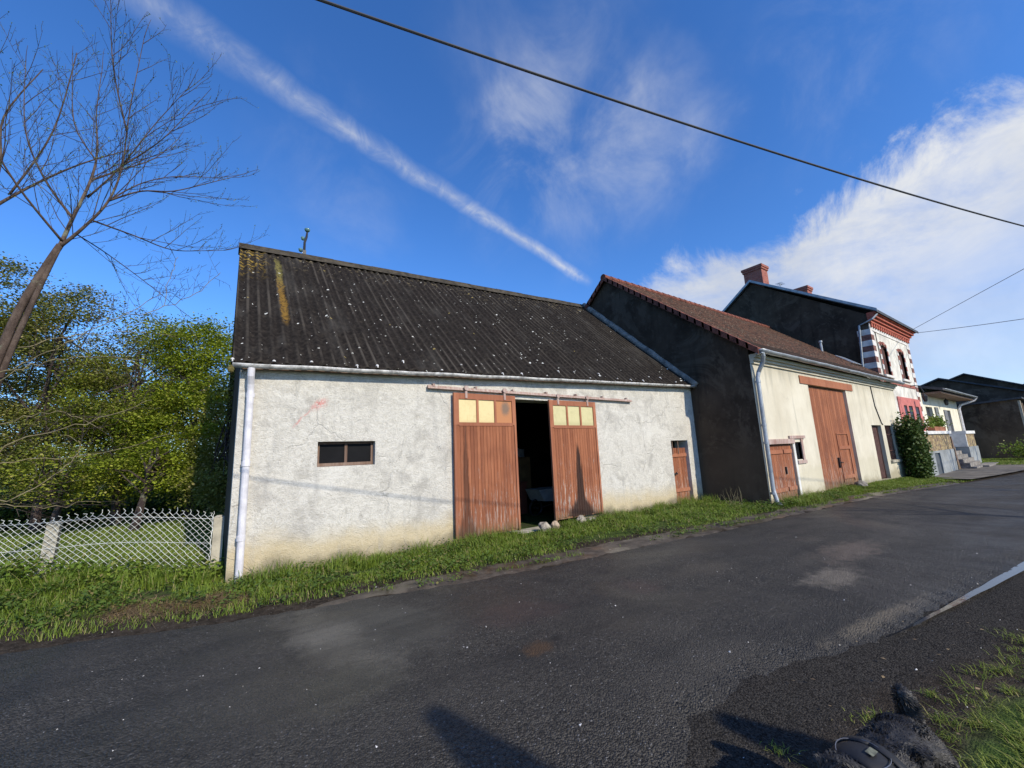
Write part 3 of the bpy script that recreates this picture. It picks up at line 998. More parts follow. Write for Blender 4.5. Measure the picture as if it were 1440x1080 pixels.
# ------------------------------------------------------------------ helpers for joinery
def boards(mb, x0, x1, z0, z1, y, th, n, gap=0.006, jag=0.0):
    wd = (x1 - x0) / n
    for k in range(n):
        zb = z0 + (rnd.random() * jag if jag else 0)
        mb.bbox(x0 + k * wd + gap / 2, x0 + (k + 1) * wd - gap / 2, y, y + th, zb, z1, 0.005)


# ------------------------------------------------------------------ corrugated barn
BX0, BX1, BY = 0.14, 12.0, 7.2


def eave_z(x):      # underside of the eave rises slightly to the right
    return 3.07 + (3.48 - 3.07) * (x - 0.05) / 11.9


def ridge_z(x):
    return 7.04 + (7.60 - 7.04) * (x - 0.05) / 11.9


barn = empty('barn', (BX0, BY, 0), 'long grey roughcast barn with dark corrugated roof and rust-red sliding doors', 'barn')
WIN = (1.24, 2.15, 1.56, 1.96)
OPEN = (4.6, 6.9, -0.05, 2.82)
SD = (10.66, 11.5, 0.02, 1.84)
b = MB()
b.wall(BX0, BX1, -0.5, lambda x: eave_z(x) + 0.02, BY, BY + 0.45, [WIN, OPEN, SD])
b.build('wall', M['roughcast'], barn)
b = MB()
# left gable, rear wall, right inner wall, floor
zl, zr = eave_z(BX0), ridge_z(BX0)
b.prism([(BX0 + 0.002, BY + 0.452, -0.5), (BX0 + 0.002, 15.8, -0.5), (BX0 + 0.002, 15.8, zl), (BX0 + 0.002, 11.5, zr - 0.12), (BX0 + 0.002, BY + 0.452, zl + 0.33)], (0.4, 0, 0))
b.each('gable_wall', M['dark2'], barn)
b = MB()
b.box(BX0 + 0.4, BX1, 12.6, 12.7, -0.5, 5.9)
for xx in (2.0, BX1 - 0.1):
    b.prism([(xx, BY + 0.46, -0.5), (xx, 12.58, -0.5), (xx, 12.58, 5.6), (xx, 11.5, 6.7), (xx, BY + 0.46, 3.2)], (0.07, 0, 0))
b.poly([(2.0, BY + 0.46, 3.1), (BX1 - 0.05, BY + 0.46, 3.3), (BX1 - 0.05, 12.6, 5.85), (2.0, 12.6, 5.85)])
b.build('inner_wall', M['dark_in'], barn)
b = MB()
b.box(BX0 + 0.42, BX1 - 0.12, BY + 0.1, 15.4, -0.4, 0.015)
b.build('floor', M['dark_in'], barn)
# roof: real corrugations
NW = 68
CPW = 10
xs = np.linspace(0.03, 11.99, NW * CPW + 1)
ns_ = 46


def roof_side(front):
    V, CR = [], []
    for x in xs:
        e0 = eave_z(x) + 0.05
        r0 = ridge_z(x)
        y0 = 7.06 if front else 15.95
        for k in range(ns_ + 1):
            f = k / ns_
            y = y0 + (11.5 - y0) * f
            z = e0 + (r0 - e0) * f
            ph = (x - 0.03) / 11.96 * NW * 2 * math.pi
            cw = math.cos(ph)
            lap = (f * 5) % 1.0
            z += 0.026 * cw + 0.012 * (1 - lap) + 0.012 * mnoise.noise((x * 0.6, y * 0.6, 3))
            V.append((x, y, z))
            CR.append(0.5 + 0.5 * cw)
    nv = ns_ + 1
    ii = (np.arange(len(xs) - 1)[:, None] * nv + np.arange(ns_)[None, :]).ravel()
    F = np.stack([ii, ii + nv, ii + nv + 1, ii + 1], -1)
    if not front: F = F[:, ::-1]
    o = npmesh('roof', np.array(V), F, M['corr'], barn, smooth=True)
    at = o.data.attributes.new('crest', 'FLOAT', 'POINT')
    at.data.foreach_set('value', np.array(CR, dtype=np.float32))
    md = o.modifiers.new('thick', 'SOLIDIFY')
    md.thickness = 0.012
    md.offset = -1
    return o


roof_f = roof_side(True)
roof_b = roof_side(False)
b = MB()
seg = 11
for k in range(seg):
    xa, xb = 0.0 + 12.0 * k / seg - (0.03 if k else 0), 0.0 + 12.0 * (k + 1) / seg
    zo = 0.008 * (k % 2)
    pr = []
    for j in range(9):
        an = math.pi * j / 8
        pr.append((0.0, 11.5 - 0.11 * math.cos(an), 0.0 + 0.09 * math.sin(an) + zo))
    pr = [(0, 11.5 - 0.22, -0.13)] + pr + [(0, 11.5 + 0.22, -0.13)]
    za, zb = ridge_z(xa) + 0.0, ridge_z(xb) + 0.0
    i = len(b.v)
    b.v += [(xa, p[1], p[2] + za) for p in pr] + [(xb, p[1], p[2] + zb) for p in pr]
    m_ = len(pr)
    b.f += [(i + q, i + q + 1, i + m_ + q + 1, i + m_ + q) for q in range(m_ - 1)]
    b.f += [tuple(range(i, i + m_)), tuple(range(i + m_, i + 2 * m_))[::-1]]
b.build('ridge_cap', M['ridge'], barn)
# fixing hooks along the eave
for k in range(0, NW, 3):
    x = 0.03 + 11.96 * (k + rnd.choice((0, 0, 1))) / NW
    z = eave_z(x) + 0.05 + 0.04
    b = MB()
    yy = 7.06 + rnd.choice((0.02, 0.05, 0.22))
    zz = z + (yy - 7.06) * 0.88
    b.lathe((x, yy, zz), [(0.026, -0.008), (0.024, 0.006), (0.012, 0.016), (0.003, 0.019)], 8)
    if rnd.random() < 0.5: b.tube([(x, yy - 0.02, zz), (x, yy - 0.045, zz - 0.05)], 0.010, 6)
    b.build('roof_hook', M['chip'], barn)
# eave board, gutter, brackets
b = MB()
b.prism([(0.16, 7.15, eave_z(0.16) - 0.02), (11.98, 7.15, eave_z(11.98) - 0.02), (11.98, 7.15, eave_z(11.98) + 0.115), (0.16, 7.15, eave_z(0.16) + 0.115)], (0, 0.046, 0))
b.build('eave_board', M['oldwood'], barn)
b = MB()


def gut(x0, x1, zf, y, r, mb, n=10, steps=40, wob=0.0):
    def fn(u, v):
        x = x0 + (x1 - x0) * u
        an = math.pi + math.pi * v
        return (x, y + r * math.cos(an), zf(x) + r * math.sin(an) + wob * mnoise.noise((x * 1.3, 0, 4)))
    mb.grid(fn, steps, n)
    for x in (x0, x1):
        mb.poly([(x, y + r * math.cos(math.pi + math.pi * j / n), zf(x) + r * math.sin(math.pi + math.pi * j / n)) for j in range(n + 1)])


gut(0.04, 11.98, lambda x: eave_z(x) + 0.03, 7.025, 0.055, b, wob=0.012)
go = b.build('gutter', M['gutter'], barn, smooth=True)
md = go.modifiers.new('thick', 'SOLIDIFY')
md.thickness = 0.006
b = MB()
for k in range(13):
    x = 0.5 + k * 0.93
    b.tube([(x, 7.09, eave_z(x) + 0.05)] + [(x, 7.025 + 0.062 * math.cos(math.pi + math.pi * j / 8), eave_z(x) + 0.033 + 0.062 * math.sin(math.pi + math.pi * j / 8)) for j in range(8, -1, -1)], 0.008, 5)
b.each('gutter_bracket', M['gutter'], go)
b = MB()
b.tube([(0.27, 7.025, 3.05), (0.27, 7.03, 2.93), (0.275, 7.08, 2.82), (0.28, 7.10, 2.72), (0.285, 7.115, 1.5), (0.29, 7.11, -0.1)], 0.048, 14)
for z in (2.62, 1.62, 0.6):
    b.tube([(0.283, 7.112, z), (0.283, 7.112, z + 0.07)], 0.056, 14)
    b.box(0.272, 0.295, 7.14, 7.199, z + 0.02, z + 0.05)
b.build('downpipe', M['pvc'], barn, smooth=False)
# moss clump hanging from the gutter
b = MB()
b.lathe((-0.0+0.02, 7.01, 3.02), [(0.01, -0.07), (0.035, -0.05), (0.045, -0.01), (0.03, 0.03), (0.01, 0.05)], 8)
b.build('moss_clump', simple('moss', (0.12, 0.10, 0.03), 0.95, 0.4, 20, 0.8, 40, 0.01), go)
# mortar fillet against the taller barn
pts, rad = [], []
for k in range(25):
    f = k / 24
    y = 6.98 + (11.45 - 6.98) * f
    pts.append((11.95 + 0.03 * mnoise.noise((f * 9, 0, 0)), y, eave_z(12) + 0.10 + (ridge_z(12) - eave_z(12)) * (y - 7.06) / 4.44 + 0.03 * mnoise.noise((f * 11, 4, 0))))
    rad.append(0.115 + 0.03 * mnoise.noise((f * 14, 8, 0)))
b = MB()
b.tube(pts, rad, 9)
b.build('mortar_fillet', M['mortar'], barn, smooth=True)
# little window
win = MB()
wx0, wx1, wz0, wz1 = WIN
for (a0, a1, c0, c1) in ((wx0 + 0.003, wx0 + 0.045, wz0 + 0.04, wz1 - 0.003), (wx1 - 0.045, wx1 - 0.003, wz0 + 0.04, wz1 - 0.003), ((wx0 + wx1) / 2 - 0.022, (wx0 + wx1) / 2 + 0.022, wz0 + 0.04, wz1 - 0.04)):
    win.box(a0, a1, BY + 0.10, BY + 0.15, c0, c1)
win.box(wx0 + 0.003, wx1 - 0.003, BY + 0.098, BY + 0.152, wz1 - 0.04, wz1 - 0.003)
win.box(wx0 + 0.003, wx1 - 0.003, BY + 0.09, BY + 0.155, wz0 + 0.003, wz0 + 0.055)
wo = win.build('window', M['oldwood'], barn)
p = MB()
p.box(wx0 + 0.045, (wx0 + wx1) / 2 - 0.022, BY + 0.12, BY + 0.126, wz0 + 0.055, wz1 - 0.04)
p.box((wx0 + wx1) / 2 + 0.022, wx1 - 0.045, BY + 0.12, BY + 0.126, wz0 + 0.055, wz1 - 0.04)
p.build('pane', simple('dark_glass', (0.008, 0.008, 0.009), 0.5, 0.2, 4, 0.05, 20, 0.001, 0.08), wo)
# sliding door rail
b = MB()
b.prism([(3.10, 7.13, 2.945), (9.0, 7.13, 2.915), (9.0, 7.13, 2.955), (3.10, 7.13, 2.99)], (0, 0.04, 0))
b.prism([(3.10, 7.11, 2.93), (9.0, 7.11, 2.90), (9.0, 7.11, 2.915), (3.10, 7.11, 2.945)], (0, 0.07, 0))
for k in range(7):
    x = 3.2 + k * 0.93
    b.box(x, x + 0.04, 7.12, 7.2, 2.97, 3.025 - k * 0.004)
b.build('door_rail', M['rail'], barn)


def sliding_door(x0, x1, z0b, z1, zg, mats, panes, y, label):
    """framed door: boards below, three small lights above"""
    d = MB()
    fw = 0.12
    for (a0, a1) in ((x0, x0 + 0.11), (x1 - 0.09, x1)):
        d.box(a0, a1, y, y + 0.05, zg - 0.05, z1)
    d.box(x0 + 0.11, x1 - 0.09, y + 0.002, y + 0.048, z1 - 0.12, z1 - 0.001)
    d.box(x0 + 0.11, x1 - 0.09, y + 0.002, y + 0.048, zg - 0.07, zg)
    pw = (x1 - 0.09 - x0 - 0.11)
    for k in (1, 2):
        xc = x0 + 0.11 + pw * k / 3
        d.box(xc - 0.025, xc + 0.025, y + 0.003, y + 0.047, zg, z1 - 0.12)
    # outer stiles run to the ground behind the boards
    d.box(x0, x0 + 0.05, y + 0.001, y + 0.05, z0b - 0.04, zg - 0.05)
    d.box(x1 - 0.05, x1, y + 0.001, y + 0.05, z0b - 0.02, zg - 0.05)
    d.box(x0 + 0.05, x1 - 0.05, y + 0.028, y + 0.05, z0b, z0b + 0.12)
    do = d.build('sliding_door', M['frame'], barn, label)
    bb = MB()
    nb = 18
    boards(bb, x0 + 0.055, x1 - 0.055, z0b, zg - 0.055, y + 0.012, 0.03, nb, 0.003, 0.05)
    bb.build('board_panel', mats, do)
    for k in range(3):
        pm = MB()
        pm.box(x0 + 0.11 + pw * k / 3 + (0.025 if k else 0), x0 + 0.11 + pw * (k + 1) / 3 - (0.025 if k < 2 else 0), y + 0.022, y + 0.03, zg, z1 - 0.12)
        pm.build('pane', panes[k][0], do, panes[k][1])
    hm = MB()
    for xx in (x0 + 0.25, x1 - 0.3):
        hm.box(xx, xx + 0.05, y - 0.012, y - 0.001, z1 - 0.10, z1 + 0.09)
        hm.lathe((xx + 0.025, y - 0.03, z1 + 0.10), [(0.05, 0.0), (0.05, 0.03)], 10, 'Y')
    hm.each('hanger', M['rail'], do)
    return do


mo, g = newmat('orange_panel_smudge')
P = g.pos()
px_, py_, pz_ = g.sep(P)
d_ = g.m('SQRT', g.m('ADD', g.m('POWER', g.m('DIVIDE', g.m('SUBTRACT', px_, 4.84), 0.13), 2.0), g.m('POWER', g.m('DIVIDE', g.m('SUBTRACT', pz_, 2.59), 0.18), 2.0)))
d_ = g.m('ADD', d_, g.m('MULTIPLY', g.m('SUBTRACT', g.noise(P, 20, 5, 0.7), 0.5), 0.7))
c = g.mix(g.m('MULTIPLY', g.mr(d_, 1.1, 0.4), 0.85), (0.45, 0.20, 0.09), (0.17, 0.13, 0.10))
g.out(g.bsdf(c, 0.7, None, 0.2))
YL, YR = 7.095, 7.11
sliding_door(3.62, 5.09, 0.12, 2.87, 2.29, M['door_l'], [(M['pane_y'], None), (M['pane_y'], None), (mo, 'orange panel with a dark smudge')], YL, 'left sliding door with two yellow lights')
sliding_door(6.05, 7.55, 0.17, 2.83, 2.25, M['door_r'], [(M['pane_g'], None), (M['pane_g'], None), (M['pane_g'], None)], YR, 'right sliding door with tall black stain')
# narrow plank door at the right end
sx0, sx1, sz0, sz1 = SD
d = MB()
boards(d, sx0 + 0.01, sx1 - 0.01, sz0 + 0.02, 1.62, BY + 0.10, 0.035, 6, 0.005, 0.03)
do = d.build('plank_door', M['door'], barn)
k_ = MB()
k_.box(sx0 + 0.02, sx1 - 0.02, BY + 0.07, BY + 0.097, 0.36, 0.46)
k_.box(sx0 + 0.02, sx1 - 0.02, BY + 0.07, BY + 0.097, 1.36, 1.46)
k_.each('ledge', M['frame'], do)
k_ = MB()
k_.box(sx0 - 0.05, sx0 + 0.24, BY + 0.04, BY + 0.068, 0.86, 0.90)
k_.lathe((sx0 + 0.16, BY + 0.03, 0.90), [(0.02, 0), (0.02, 0.03)], 8)
k_.build('latch', M['black'], do)
k_ = MB()
for xx in (sx0 + 0.12, sx0 + 0.40): k_.tube([(xx, BY + 0.05, 1.45), (xx, BY + 0.05, 1.93)], 0.016, 6)
k_.each('bar', M['oldwood'], do)
# threshold slab
b = MB()
b.box(4.9, 6.2, BY - 0.10, BY + 0.30, -0.2, 0.035)
b.build('threshold', M['concrete'], barn)
# things standing in the dark
t = MB()
t.box(6.55, 7.55, 9.9, 9.95, 0.5, 1.55)
tag(t.build('board', M['brown_board']), 'dim ochre board upright in the dark behind the open barn door', 'board')
t = MB()
t.box(6.55, 7.0, 9.4, 9.6, 0.02, 0.85)
t.box(6.57, 6.98, 9.385, 9.4, 0.1, 0.42)
t.box(6.57, 6.98, 9.385, 9.4, 0.46, 0.8)
t.box(6.52, 7.03, 9.36, 9.62, 0.85, 0.88)
tag(t.build('cupboard', M['redbox']), 'low red-brown cupboard on the floor just inside the barn opening', 'cupboard')
t = MB()
t.grid(lambda u, v: (6.2 + 1.3 * u, 10.05 + 0.05 * math.sin(u * 14), 1.55 + 0.35 * v + 0.12 * math.sin(u * 5) * v), 20, 6)
so = t.build('dust_sheet', M['cloth'], smooth=True)
so.modifiers.new('thick', 'SOLIDIFY').thickness = 0.01
tag(so, 'grey dust sheet draped above the ochre board inside the barn', 'sheet')
wb = empty('wheelbarrow', (7.25, 8.9, 0), 'dark wheelbarrow parked inside the barn behind the stained sliding door', 'wheelbarrow')
t = MB()
t.prism([(6.95, 8.6, 0.4), (7.65, 8.6, 0.35), (7.85, 8.6, 0.7), (6.8, 8.6, 0.7)], (0, 0.6, 0))
t.build('tray', M['cloth'], wb)
t = MB()
t.tube([(6.9 + 0.2 * math.cos(a * math.pi / 8), 8.9, 0.22 + 0.2 * math.sin(a * math.pi / 8)) for a in range(17)], 0.03, 6, False)
t.tube([(6.9, 8.8, 0.22), (6.9, 9.0, 0.22)], 0.03, 6)
t.build('wheel', M['black'], wb)
t = MB()
for yy in (8.65, 9.15):
    t.tube([(6.9, yy, 0.25), (7.7, yy, 0.36), (8.3, yy, 0.65)], 0.02, 6)
    t.tube([(7.6, yy, 0.36), (7.65, yy, 0.02)], 0.02, 6)
t.build('frame', M['black'], wb)

# insulator post on the ridge
ip = empty('insulator_post', (1.47, 11.5, 7.10), 'short bent iron post with three glass insulators on the corrugated barn ridge', 'insulator post')
t = MB()
t.tube([(1.46, 11.5, 7.05), (1.46, 11.5, 7.55), (1.50, 11.5, 7.72), (1.51, 11.5, 7.86)], [0.035, 0.03, 0.03, 0.022], 8)
t.box(1.42, 1.50, 11.44, 11.49, 7.12, 7.3)
t.build('post', M['black'], ip)
glass = simple('green_glass', (0.10, 0.20, 0.19), 0.15, 0.2, 4, 0.0, 30, 0.001, 0.6)
for (cx, cz, r) in ((1.51, 7.89, 0.075), (1.41, 7.62, 0.05), (1.37, 7.27, 0.055)):
    t = MB()
    t.lathe((cx, 11.5, cz), [(r * 0.3, -0.02), (r * 0.75, 0.0), (r, 0.05), (r * 0.9, 0.07), (r * 0.35, 0.09)], 12)
    if cx < 1.5: t.tube([(cx, 11.5, cz), (1.46, 11.5, cz - 0.02)], 0.012, 6)
    t.build('insulator', glass, ip, smooth=True)

# ------------------------------------------------------------------ tiled barn
TX0, TX1, TY = 12.0, 25.8, 5.3
tb = empty('tiled_barn', (TX0, TY, 0), 'cream rendered barn with mossy brown clay tile roof and tall red double door', 'barn')
D1 = (12.18, 13.86, -0.02, 1.60)
W1 = (14.02, 14.42, 1.12, 1.64)
D2 = (15.75, 19.25, -0.05, 3.50)
D3 = (21.55, 22.8, 0.0, 2.2)
W2 = (23.3, 24.45, 0.72, 2.2)
CT = 3.86
b = MB()
b.wall(TX0, TX1, -0.6, lambda x: CT, TY, TY + 0.45, [D1, W1, D2, D3, W2])
b.build('wall', M['cream'], tb)
b = MB()
RY, RZ, EY, EZ = 10.2, 8.36, 5.0, 4.17
sl = (RZ - EZ) / (RY - EY)
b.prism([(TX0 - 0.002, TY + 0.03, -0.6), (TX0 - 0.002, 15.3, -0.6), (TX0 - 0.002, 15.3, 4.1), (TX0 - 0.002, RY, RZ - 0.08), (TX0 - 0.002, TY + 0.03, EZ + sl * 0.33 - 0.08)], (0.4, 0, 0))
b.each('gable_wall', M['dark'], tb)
b = MB()
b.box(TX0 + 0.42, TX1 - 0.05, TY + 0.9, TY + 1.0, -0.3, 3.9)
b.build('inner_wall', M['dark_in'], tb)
b = MB()
for (z0, z1, pr) in ((3.862, 3.94, 0.05), (3.941, 4.02, 0.10), (4.021, 4.12, 0.16)):
    b.box(TX0 + 0.01 - pr * 0.1, TX1 + pr * 0.4, TY - pr, TY + 0.025, z0, z1)
b.build('cornice', M['cream'], tb)
b = MB()
NR = 42


def tile_side(front):
    y0 = EY if front else 2 * RY - EY
    for k in range(NR):
        f0, f1 = k / NR, (k + 1) / NR
        ya, yb = y0 + (RY - y0) * f0, y0 + (RY - y0) * f1
        za, zb = EZ + (RZ - EZ) * f0, EZ + (RZ - EZ) * f1
        nx = 70

        def sag(x, f): return -0.06 * math.sin(math.pi * (x - TX0) / 14) * math.sin(math.pi * f) + 0.02 * mnoise.noise((x * 0.7, f * 5, 0))
        i = len(b.v)
        for q in range(nx + 1):
            x = TX0 - 0.12 + (26.15 - TX0 + 0.12) * q / nx
            jit = 0.008 * mnoise.noise((x * 5.7, k * 3.1, 0))
            b.v += [(x, ya, za + sag(x, f0) + 0.004), (x, ya, za + 0.036 + sag(x, f0) + jit), (x, yb, zb + 0.006 + sag(x, f1))]
        for q in range(nx):
            p_ = i + q * 3
            fs = [(p_, p_ + 3, p_ + 4, p_ + 1), (p_ + 1, p_ + 4, p_ + 5, p_ + 2)]
            b.f += fs if front else [f_[::-1] for f_ in fs]


tile_side(True)
tile_side(False)
sl_len = math.hypot(1, sl)
b.build('roof', M['tiles'], tb, uvfn=lambda co: (co.x, (co.y - EY) * sl_len if co.y <= RY else (2 * RY - EY - co.y) * sl_len))
b = MB()
nseg = 22
for sgn_ in (1, -1):
    for k in range(nseg):
        f0, f1 = k / nseg, (k + 1) / nseg + 0.012
        y0 = EY if sgn_ == 1 else 2 * RY - EY
        p0 = (y0 + (RY - y0) * f0, EZ + (RZ - EZ) * f0 + 0.025)
        p1 = (y0 + (RY - y0) * f1, EZ + (RZ - EZ) * f1 + 0.005)
        b.prism([(TX0 - 0.16, p0[0], p0[1] - 0.14), (TX0 - 0.16, p1[0], p1[1] - 0.14), (TX0 - 0.16, p1[0], p1[1] + 0.045), (TX0 - 0.16, p0[0], p0[1] + 0.045)], (0.035, 0, 0))
        b.prism([(TX0 - 0.125, p0[0], p0[1] + 0.012), (TX0 - 0.125, p1[0], p1[1] + 0.012), (TX0 - 0.125, p1[0], p1[1] + 0.045), (TX0 - 0.125, p0[0], p0[1] + 0.045)], (0.15, 0, 0))
b.build('verge_tile', M['verge'], tb)
b = MB()
for k in range(34):
    xa = TX0 - 0.17 + k * 0.42
    b.tube([(xa, RY, RZ + 0.0 - 0.06 * math.sin(math.pi * 0) + 0.01), (xa + 0.44, RY, RZ + 0.0)], [0.13, 0.115], 10)
b.build('ridge_tile', M['verge'], tb)
b = MB()
gut(TX0 - 0.12, 26.1, lambda x: 4.19, 4.98, 0.085, b, wob=0.015)
go2 = b.build('gutter', M['zinc'], tb, smooth=True)
go2.modifiers.new('thick', 'SOLIDIFY').thickness = 0.006
b = MB()
b.tube([(12.02, 4.98, 4.12), (12.06, 4.98, 4.02), (12.10, 5.03, 3.86), (12.10, 5.18, 3.6), (12.06, 5.21, 3.45), (12.02, 5.21, 2.0), (11.97, 5.20, 0.4), (11.97, 5.14, 0.1), (11.97, 5.05, 0.02)], 0.055, 12)
for z in (3.3, 2.1, 1.62, 0.3): b.tube([(12.055 - (3.45 - z) * 0.028, 5.21, z), (12.055 - (3.45 - z) * 0.028, 5.21, z + 0.06)], 0.066, 12)
b.build('downpipe', M['zinc'], tb, smooth=False)
b = MB()
b.box(11.90, 12.06, 4.94, 5.10, 4.07, 4.17)
b.build('gutter_outlet', M['zinc'], tb)


def ledged_door(x0, x1, z0, z1, y, nl, name, parent, mat, ledges, lab=None, jag=0.04):
    d = MB()
    boards(d, x0, x1, z0, z1, y, 0.04, nl, 0.006, jag)
    o_ = d.build(name, mat, parent, lab)
    if ledges:
        k_ = MB()
        for z in ledges: k_.box(x0 + 0.03, x1 - 0.03, y - 0.03, y - 0.003, z, z + 0.11)
        k_.each('ledge', M['frame'], o_)
    return o_


dd = ledged_door(D1[0] + 0.02, 13.24, 0.03, 1.57, TY + 0.06, 7, 'hatch_door', tb, M['door'], (0.28, 1.33))
dd2 = ledged_door(13.25, D1[1] - 0.02, 0.03, 1.57, TY + 0.06, 4, 'hatch_door', tb, M['door'], (0.28, 1.33))
k_ = MB()
k_.box(13.26, 13.3, TY + 0.02, TY + 0.058, 0.75, 0.95)
k_.build('latch', M['black'], dd2)
b = MB()
b.box(12.12, 13.95, TY - 0.04, TY + 0.3, 1.602, 1.74)
b.box(13.62, 14.72, TY - 0.05, TY + 0.3, 1.742, 1.83)
b.box(14.42, 14.55, TY - 0.03, TY + 0.2, 1.05, 1.741)
b.box(14.0, 14.62, TY - 0.04, TY + 0.2, 1.0, 1.10)
b.each('lintel', M['rail'], tb)
b = MB()
for k in range(4): b.tube([(14.08 + k * 0.09, TY + 0.06, 1.1), (14.08 + k * 0.09, TY + 0.06, 1.64)], 0.011, 6)
b.each('window_bar', M['black'], tb)
b = MB()
b.box(13.88, 14.0, TY - 0.006, TY + 0.1, -0.1, 1.6)
b.build('door_jamb', M['coping'], tb)
bigl = ledged_door(D2[0] + 0.02, 17.45, 0.05, 3.47, TY + 0.09, 10, 'barn_door', tb, M['door'], ())
bigr = ledged_door(17.47, D2[1] - 0.02, 0.05, 3.47, TY + 0.09, 10, 'barn_door', tb, M['door'], ())
k_ = MB()
x0, x1 = 17.75, 18.85
for (a0, a1, c0, c1) in ((x0, x0 + 0.035, 0.2, 1.85), (x1 - 0.035, x1, 0.2, 1.85), (x0, x1, 1.85, 1.885)):
    k_.box(a0, a1, TY + 0.062, TY + 0.088, c0, c1)
for z in (1.32, 0.3): k_.box(x0 + 0.04, x1 - 0.04, TY + 0.055, TY + 0.088, z, z + 0.12)
k_.build('wicket', M['frame'], bigr)
k_ = MB()
k_.box(17.5, 17.54, TY + 0.03, TY + 0.088, 0.7, 1.05)
k_.tube([(17.56, TY + 0.05, 0.9), (17.9, TY + 0.05, 0.86)], 0.015, 6)
k_.build('latch', M['black'], bigr)
b = MB()
b.box(15.1, 19.98, TY - 0.03, TY + 0.3, 3.502, 3.76)
b.build('door_lintel', M['frame'], tb)
b = MB()
boards(b, D3[0] + 0.06, D3[1] - 0.06, 0.04, 2.14, TY + 0.14, 0.04, 6)
nd = b.build('narrow_door', M['shutter'], tb)
b = MB()
b.box(D3[0], D3[0] + 0.06, TY + 0.12, TY + 0.2, 0.0, 2.2)
b.box(D3[1] - 0.06, D3[1], TY + 0.12, TY + 0.2, 0.0, 2.2)
b.box(D3[0] + 0.06, D3[1] - 0.06, TY + 0.12, TY + 0.2, 2.142, 2.2)
b.build('frame', M['shutter'], nd)
b = MB()
b.box(W2[0] + 0.001, W2[1] - 0.001, TY + 0.2, TY + 0.22, W2[2], W2[3])
wn = b.build('barred_window', M['window_dark'], tb)
b = MB()
for k in range(7): b.tube([(W2[0] + 0.12 + k * 0.15, TY + 0.06, W2[2]), (W2[0] + 0.12 + k * 0.15, TY + 0.06, W2[3])], 0.014, 6)
for z in (1.1, 1.8): b.box(W2[0] + 0.001, W2[1] - 0.001, TY + 0.05, TY + 0.07, z, z + 0.03)
b.each('bar', M['shutter'], wn)
b = MB()
b.box(W2[0] - 0.1, W2[1] + 0.12, TY - 0.08, TY + 0.2, W2[2] - 0.10, W2[2] - 0.002)
b.build('sill', M['concrete'], wn)
b = MB()
b.tube([(22.35, TY - 0.02, 3.86), (22.45, TY - 0.02, 3.0), (22.9, TY - 0.02, 2.3), (23.05, TY - 0.02, 2.22)], 0.018, 5)
b.build('wall_cable', M['cable'], tb)
# loose bits on the tiles: two vent pipes and a frame lying on the roof
b = MB()
zt = EZ + sl * (7.6 - EY)
b.tube([(25.2, 7.6, zt - 0.1), (25.2, 7.6, zt + 0.45)], 0.06, 8)
b.tube([(25.2, 7.6, zt + 0.45), (25.2, 7.6, zt + 0.55)], 0.09, 8)
b.build('vent_pipe', M['zinc'], tb)
b = MB()
z_ = lambda y: EZ + sl * (y - EY) + 0.10
for (a, c_) in (((24.6, 6.9), (25.9, 6.9)), ((24.6, 6.3), (25.9, 6.3)), ((24.6, 6.3), (24.6, 6.9)), ((25.25, 6.3), (25.25, 6.9)), ((25.9, 6.3), (25.9, 6.9))):
    b.tube([(a[0], a[1], z_(a[1])), (c_[0], c_[1], z_(c_[1]))], 0.025, 6)
b.build('skylight_frame', M['zinc'], tb)

# ------------------------------------------------------------------ brick-trimmed town house
HX0, HX1, HY = 26.25, 33.5, 5.8
th = empty('town_house', (HX0, HY, 0), 'tall white house with red brick quoins, red cornice and two brick chimneys', 'house')


def arch(mb, x0, x1, z0, z1, y0, y1, rise=0.16, n=8):
    pts = [(x0, y0, z0), (x1, y0, z0), (x1, y0, z1 - rise)]
    for k in range(1, n):
        f = k / n
        pts.append((x1 + (x0 - x1) * f, y0, z1 - rise + rise * math.sin(math.pi * f)))
    pts.append((x0, y0, z1 - rise))
    mb.prism(pts, (0, y1 - y0, 0))


HW = [(27.45, 28.55, 4.85, 6.45), (30.75, 31.85, 4.85, 6.45)]
b = MB()
b.wall(HX0, HX1, -0.6, lambda x: 7.3, HY, HY + 0.4, [(h[0], h[1], h[2], h[3]) for h in HW] + [(29.45, 30.05, 1.3, 3.35), (30.4, 31.2, 1.3, 3.35), (31.75, 32.6, 1.3, 3.35)])
b.build('wall', M['white'], th)
hry, hrz = 10.9, 11.45
b = MB()
b.prism([(HX0 - 0.002, HY + 0.01, -0.6), (HX0 - 0.002, 16.0, -0.6), (HX0 - 0.002, 16.0, 7.7), (HX0 - 0.002, hry, hrz), (HX0 - 0.002, HY + 0.01, 7.88)], (0.4, 0, 0))
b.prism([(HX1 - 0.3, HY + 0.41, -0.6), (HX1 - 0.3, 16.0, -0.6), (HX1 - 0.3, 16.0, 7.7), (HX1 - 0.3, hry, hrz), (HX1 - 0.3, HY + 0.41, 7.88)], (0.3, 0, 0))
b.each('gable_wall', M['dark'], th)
b = MB()
b.box(HX0 + 0.42, HX1 - 0.35, HY + 0.7, HY + 0.75, 0, 7.4)
b.build('inner_wall', M['dark_in'], th)
b = MB()
for front in (1, -1):
    y0 = 5.35 if front == 1 else 16.4
    z0 = 7.98 if front == 1 else 7.55
    tp = [(y0, z0), (hry, hrz + 0.22), (hry, hrz + 0.06), (y0, z0 - 0.14)]
    b.prism([(HX0 - 0.16, y, z) for y, z in tp], (HX1 - HX0 + 0.9, 0, 0))
b.build('roof', M['slate'], th)
b = MB()
